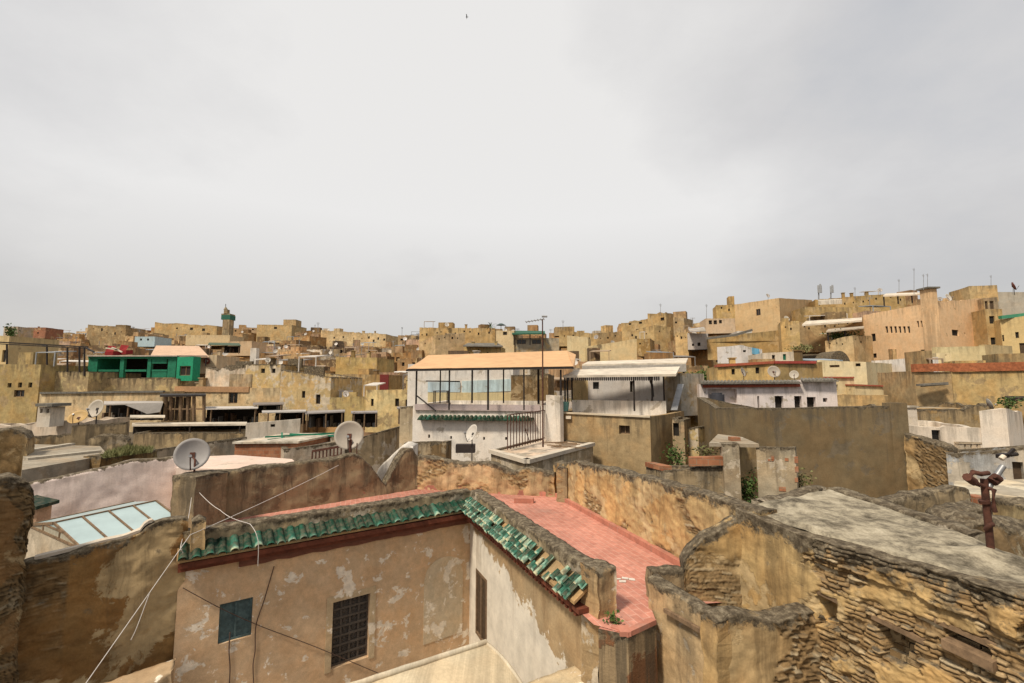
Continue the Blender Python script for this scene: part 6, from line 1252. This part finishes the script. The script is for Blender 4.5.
# ================================================================ the rest of the hillside: individual houses on the slope
PAL = [(.52, .335, .165), (.40, .25, .125), (.58, .40, .225), (.30, .195, .10), (.64, .49, .3), (.19, .13, .08), (.70, .62, .51), (.52, .355, .235), (.43, .255, .115), (.56, .335, .145)]
PNAME = ['ochre', 'brown ochre', 'sandy', 'brown', 'cream', 'dark brown', 'off white', 'pinkish brown', 'deep ochre', 'orange ochre']
rg = random.Random(31); fillers = []
def blocked(x0, x1, yt, yb, Y):
    for q in RECTS:
        if x1 < q[0] + 1 or x0 > q[1] - 1: continue
        bot = q[5] if len(q) > 5 else q[2] + 30
        if q[3] > Y - 4 and yt < bot - 2 and yt > q[2] - 8: return True      # would stand before (or inside) a house further back
        if abs(q[3] - Y) < 3.5 + Y * .008: return True
    return False
RECTS.append((216, 236, 303, 222, 'minaret', 333))
Y = 50.
while Y < 252:
    x = -1.2 * Y
    while x < 1.2 * Y:
        px = 512 + F * x / Y; w = rg.uniform(3.2, 7.5) * (1 + Y / 420); yf = tab(FAR, px)
        xx = x + w * .5; x += w * rg.uniform(.92, 1.25)
        px = 512 + F * xx / Y
        if Y > yf + 4 or px < -70 or px > 1094: continue
        z = zroof(xx, Y) + rg.uniform(-1.5, 1.9) * (1. if Y < yf * .85 else .6); z = min(z, Y * (HY - tab(SKY, px)) / F + rg.uniform(-.3, .5))
        c = Vector((xx, Y + rg.uniform(-2, 2), z)); yaw = rg.uniform(-.5, .5); ux = Vector((math.cos(yaw), math.sin(yaw), 0)); D = rg.uniform(5, 9)
        a, b = c - ux * w / 2, c + ux * w / 2; pa, pb_ = pix(a), pix(b); yt = (pa[1] + pb_[1]) / 2
        if blocked(pa[0], pb_[0], yt, yt + 10, c.y): continue
        ci = rg.choices(range(len(PAL)), [3, 3, 3, 2.2, 2, 2, 1.8, 2, 3, 2])[0]; wins = []
        nw = rg.choice([0, 1, 1, 2, 2, 3, 4, 5]); s = rg.uniform(.06, .25)
        for k in range(nw):
            ww = rg.uniform(.5, 1.0) / w; hh = rg.uniform(.6, 1.3); zt_ = z - rg.uniform(.7, 1.5) - rg.choice([0, 0, 1.6])
            if s + ww > .92: break
            wins.append((0, 'm', s, s + ww, zt_ - hh, zt_, 'b')); s += ww + rg.uniform(.05, .2)
        col = tn(PAL[ci], rg.uniform(.82, 1.12), rg)
        r = bldw('hillside_house', 'x', 'house', [a, b], D=D, col=col, mat='far', par=rg.choice([.1, .5, .8]), wins=wins, j=.25, seg=1.6, rng=rg, reg=False, rd=.3)
        feat = ''
        if rg.random() < .42:
            k = rg.uniform(.1, .6); nn = outn(a, b); q = MB(); o = lerp(a, b, k) - nn * rg.uniform(.6, 1.6); hh = rg.uniform(1.2, 2.4)
            q.obox(o - up * 1.2, ux * rg.uniform(1.8, 3.2), -nn * 2.4, up * (1.2 + hh)); q.build('roof_room', M['far'], r, tn(col, rg.uniform(.8, 1.1), rg)); feat = 'roof room'
        elif rg.random() < .5:
            k = rg.uniform(.1, .5); nn = outn(a, b); q = MB(); o = lerp(a, b, k) - nn * .5; e = ux * rg.uniform(2.4, 4.)
            cc = rg.choice([(.6, .56, .5), (.2, .18, .16), (.36, .26, .17), (.28, .33, .37)]); hh = rg.uniform(.9, 1.6)
            q.slab([o + up * hh, o + e + up * hh, o + e - nn * 2.6 + up * (hh + .3), o - nn * 2.6 + up * (hh + .3)], .12)
            for v in (o, o + e): q.bar(v - up * .3, v + up * hh, .1)
            q.build('sheet_roof', M['tint'], r, cc); feat = 'sheet roof'
        if rg.random() < .3:
            q = MB(); o = lerp(a, b, rg.uniform(.1, .9)) - outn(a, b) * rg.uniform(.5, 3.); hh = rg.uniform(1.6, 3.4); rr = .0004 * Y
            q.bar(o - up, o + up * hh, rr * 2); e = Vector((rg.uniform(-1, 1), rg.uniform(-1, 1), 0)).normalized() * rg.uniform(.35, .7)
            for v in (0, .25, .5): q.bar(o + up * (hh - v * .6) - e, o + up * (hh - v * .6) + e, rr)
            q.build('aerial', M['steel'], r)
        if rg.random() < .22:
            q = MB(); o = lerp(a, b, rg.uniform(.1, .9)) - outn(a, b) * .4 + up * .75; n_ = Vector((rg.uniform(-.3, .6), -1, .5)).normalized(); xx_ = n_.cross(up).normalized(); yy_ = xx_.cross(n_); rad_ = rg.uniform(.4, .6)
            q.grid([[o + (xx_ * math.cos(t) + yy_ * math.sin(t)) * rad_ * k_ + n_ * .14 * (k_ * k_) for t in [6.283 * i_ / 14 for i_ in range(14)]] for k_ in (.02, .5, 1.)], closed=True); q.bar(o - up * 1.3, o, .07); q.build('dish', M['dish'], r, rg.choice([(.5, .46, .4), (.35, .32, .28), (.55, .5, .45)]))
        r['_f'] = (ci, len(wins), 1 if feat == 'roof room' else 2 if feat else 0); fillers.append((r, c.y))
    Y *= 1.062
EXPO = 0.42
# ================================================================ ground and sky
xs = [-2600, -1200, -600] + [-420 + 14 * i for i in range(61)] + [600, 1200, 2600]
ys = [-1500, -400, -100, -30, 0, 10, 20, 26, 28, 31, 34, 37, 41] + [45 + 5 * i for i in range(12)] + [106 + 9 * i for i in range(24)] + [340, 400, 500, 700, 1100, 1800, 3200]
m = MB(); rows = [[Vector((x, y, ground(x, y))) for x in xs] for y in ys]; m.grid(rows); g_ = m.build('ground', M['earth'], None, (.30, .22, .12)); struct(g_)
world = bpy.data.worlds.new('World'); scene.world = world; world.use_nodes = True
nt = world.node_tree; nt.nodes.clear()
def wn(t, **k):
    n = nt.nodes.new(t)
    for a, b in k.items(): setattr(n, a, b)
    return n
def wl(a, b): nt.links.new(a, b)
SUN_EL, SUN_AZ = math.radians(54), math.radians(-138)     # azimuth from +Y, clockwise: the light comes from the left, a little behind the viewer
sky = wn('ShaderNodeTexSky', sky_type='NISHITA', sun_disc=False, sun_elevation=SUN_EL, sun_rotation=SUN_AZ)
b1 = wn('ShaderNodeBackground'); wl(sky.outputs[0], b1.inputs[0]); b1.inputs[1].default_value = .1
tc = wn('ShaderNodeTexCoord'); sp = wn('ShaderNodeSeparateXYZ'); wl(tc.outputs['Generated'], sp.inputs[0])
def wm(op, a, b=0.):
    n = wn('ShaderNodeMath', operation=op)
    for i, v in enumerate((a, b)):
        if hasattr(v, 'node'): wl(v, n.inputs[i])
        else: n.inputs[i].default_value = v
    return n.outputs[0]
den = wm('ADD', wm('MAXIMUM', sp.outputs[2], 0.), .32)
cx_ = wn('ShaderNodeCombineXYZ'); wl(wm('DIVIDE', sp.outputs[0], den), cx_.inputs[0]); wl(wm('DIVIDE', sp.outputs[1], den), cx_.inputs[1])
def wnoise(sc, det, ro, off):
    v = wn('ShaderNodeVectorMath', operation='ADD'); wl(cx_.outputs[0], v.inputs[0]); v.inputs[1].default_value = off
    n = wn('ShaderNodeTexNoise'); wl(v.outputs[0], n.inputs['Vector']); n.inputs['Scale'].default_value = sc; n.inputs['Detail'].default_value = det; n.inputs['Roughness'].default_value = ro; return n.outputs['Fac']
def wmr(v, a, b, c, d):
    n = wn('ShaderNodeMapRange'); wl(v, n.inputs[0])
    for i, q in enumerate((a, b, c, d)): n.inputs[i + 1].default_value = q
    return n.outputs[0]
n1 = wnoise(.75, 5, .45, (4.1, .2, 0)); n2 = wnoise(2.6, 9, .6, (7.1, 2.4, 0))
def blob(px, py, w):      # how close a direction is to the middle of a cloud bank
    d = ray(px, py).normalized(); n = wn('ShaderNodeVectorMath', operation='DOT_PRODUCT'); wl(tc.outputs['Generated'], n.inputs[0]); n.inputs[1].default_value = d
    g = wn('ShaderNodeMapRange', interpolation_type='SMOOTHERSTEP'); wl(n.outputs['Value'], g.inputs[0])
    for i, q in enumerate((math.cos(w), 1., 0., 1.)): g.inputs[i + 1].default_value = q
    return g.outputs[0]
f = wm('ADD', wm('MULTIPLY', n1, .55), wm('MULTIPLY', n2, .31))
f = wm('ADD', f, wm('MULTIPLY', blob(420, 150, .95), .30))
f = wm('SUBTRACT', f, wm('MULTIPLY', blob(735, -10, .40), .17)); f = wm('SUBTRACT', f, wm('MULTIPLY', blob(170, 45, .30), .12))
rp = wn('ShaderNodeValToRGB'); wl(f, rp.inputs[0]); el = rp.color_ramp.elements
el[0].position = .26; el[0].color = (.43, .445, .475, 1); el[1].position = .66; el[1].color = (.735, .72, .70, 1)
e = el.new(.44); e.color = (.575, .565, .56, 1)
low = wmr(sp.outputs[2], -.02, .34, 0., 1.)
mx = wn('ShaderNodeMix', data_type='RGBA'); wl(low, mx.inputs[0]); mx.inputs[6].default_value = (.46, .438, .415, 1); wl(rp.outputs[0], mx.inputs[7])
b2 = wn('ShaderNodeBackground'); wl(mx.outputs[2], b2.inputs[0]); b2.inputs[1].default_value = .89
ms = wn('ShaderNodeMixShader'); ms.inputs[0].default_value = .93; wl(b1.outputs[0], ms.inputs[1]); wl(b2.outputs[0], ms.inputs[2])
wo = wn('ShaderNodeOutputWorld'); wl(ms.outputs[0], wo.inputs[0])
sd_ = bpy.data.lights.new('sun', 'SUN'); sd_.energy = 3.2; sd_.angle = math.radians(8); sd_.color = (1., .90, .75)
so = bpy.data.objects.new('sun', sd_); COL.objects.link(so)
sv = Vector((math.sin(SUN_AZ) * math.cos(SUN_EL), math.cos(SUN_AZ) * math.cos(SUN_EL), math.sin(SUN_EL)))
so.rotation_euler = sv.to_track_quat('Z', 'Y').to_euler()
cd = bpy.data.cameras.new('camera'); cd.sensor_width = 36; cd.lens = 36 * F / 1024; cd.clip_start = .1; cd.clip_end = 6000
co_ = bpy.data.objects.new('camera', cd); COL.objects.link(co_); co_.rotation_euler = (math.pi / 2 + PA, 0, 0); scene.camera = co_
vs = scene.view_settings; vs.view_transform = 'Standard'; vs.look = 'None'; vs.exposure = EXPO; vs.gamma = 1; vs.use_curve_mapping = False
# ================================================================ leave out hillside houses the photo shows nothing of, then label the others
bpy.context.view_layer.update(); dg = bpy.context.evaluated_depsgraph_get(); seen = {}
o0 = Vector((0, 0, 0))
for py in range(296, 432):
    for qx in range(0, 1024, 3):
        ok, loc, nrm, idx, ob, mat_ = scene.ray_cast(dg, o0, ray(qx + .5, py + .5).normalized())
        if ok:
            while ob.parent is not None: ob = ob.parent
            s_ = seen.setdefault(ob.name, [0, 0., 0.]); s_[0] += 1; s_[1] += qx; s_[2] += py
LAND = [(226, 320, 'minaret'), (140, 366, 'green hut'), (185, 351, 'pink awning'), (45, 352, 'iron frame'), (290, 322, 'square roof tower'), (265, 368, 'beige flat house'), (355, 362, 'ochre flat house'), (355, 334, 'cream crest house'), (455, 330, 'tan citadel'), (528, 332, 'dark green canopy'), (612, 347, 'long cream wall'), (660, 318, 'blocky hilltop house'), (625, 362, 'white canopies'), (756, 308, 'pink hilltop block'), (735, 350, 'blue panel house'), (895, 330, 'slit window house'), (840, 360, 'brown vault'), (990, 290, 'tan roof room'), (97, 335, 'walled crest house'), (145, 339, 'light blue house'), (8, 330, 'little pale hut'), (36, 331, 'dark red house'), (207, 338, 'long cream house'), (185, 326, 'ragged tan house')]
def drop(o):
    for c in list(o.children): drop(c)
    bpy.data.objects.remove(o)
cand = []
for r, yy in fillers:
    s_ = seen.get(r.name, [0, 0, 0])
    if s_[0] < 3: drop(r); continue
    cand.append((r, s_[0], s_[1] / s_[0], s_[2] / s_[0]))
NUM = ['no', 'one', 'two', 'three', 'four', 'five']
keys = {}
for r, n_, mx_, my_ in cand:
    ci, nw, ft = r['_f']; del r['_f']
    lx, ly, ln = min(LAND, key=lambda q: (q[0] - mx_) ** 2 + 4 * (q[1] - my_) ** 2)
    dx, dy_ = mx_ - lx, my_ - ly
    v = 'above' if dy_ < -5 else 'below' if dy_ > 5 else ''
    hh = 'left of' if dx < -12 else 'right of' if dx > 12 else ''
    rel = {('above', 'left of'): 'above left of', ('above', 'right of'): 'above right of', ('below', 'left of'): 'below left of', ('below', 'right of'): 'below right of', ('', 'left of'): 'level and left of', ('', 'right of'): 'level and right of', ('above', ''): 'straight above', ('below', ''): 'straight below', ('', ''): 'close behind'}[(v, hh)]
    what = PNAME[ci] + ' ' + ('blank walled house' if nw == 0 else NUM[nw] + ' window house') + ('', ', roof room', ', sheet roof')[ft]
    keys.setdefault((what, rel, ln), []).append((mx_, my_, r))
ORD = ['leftmost', 'second', 'third', 'fourth', 'fifth']
for (what, rel, ln), l in keys.items():
    l.sort(key=lambda q: q[0])
    for i, (a_, b_, r) in enumerate(l):
        pre = '' if len(l) == 1 else ('left ' if i == 0 else 'right ') if len(l) == 2 else (ORD[min(i, 4)] + ' ' if i else 'leftmost ')
        r['label'] = (pre + what + ', ' + rel + ' the ' + ln); r['group'] = 'houses packed on the hillside'
for o in list(bpy.data.objects):
    if '_top' in o: del o['_top']
print('fillers kept', len(cand), 'of', len(fillers)); SEEN = seen
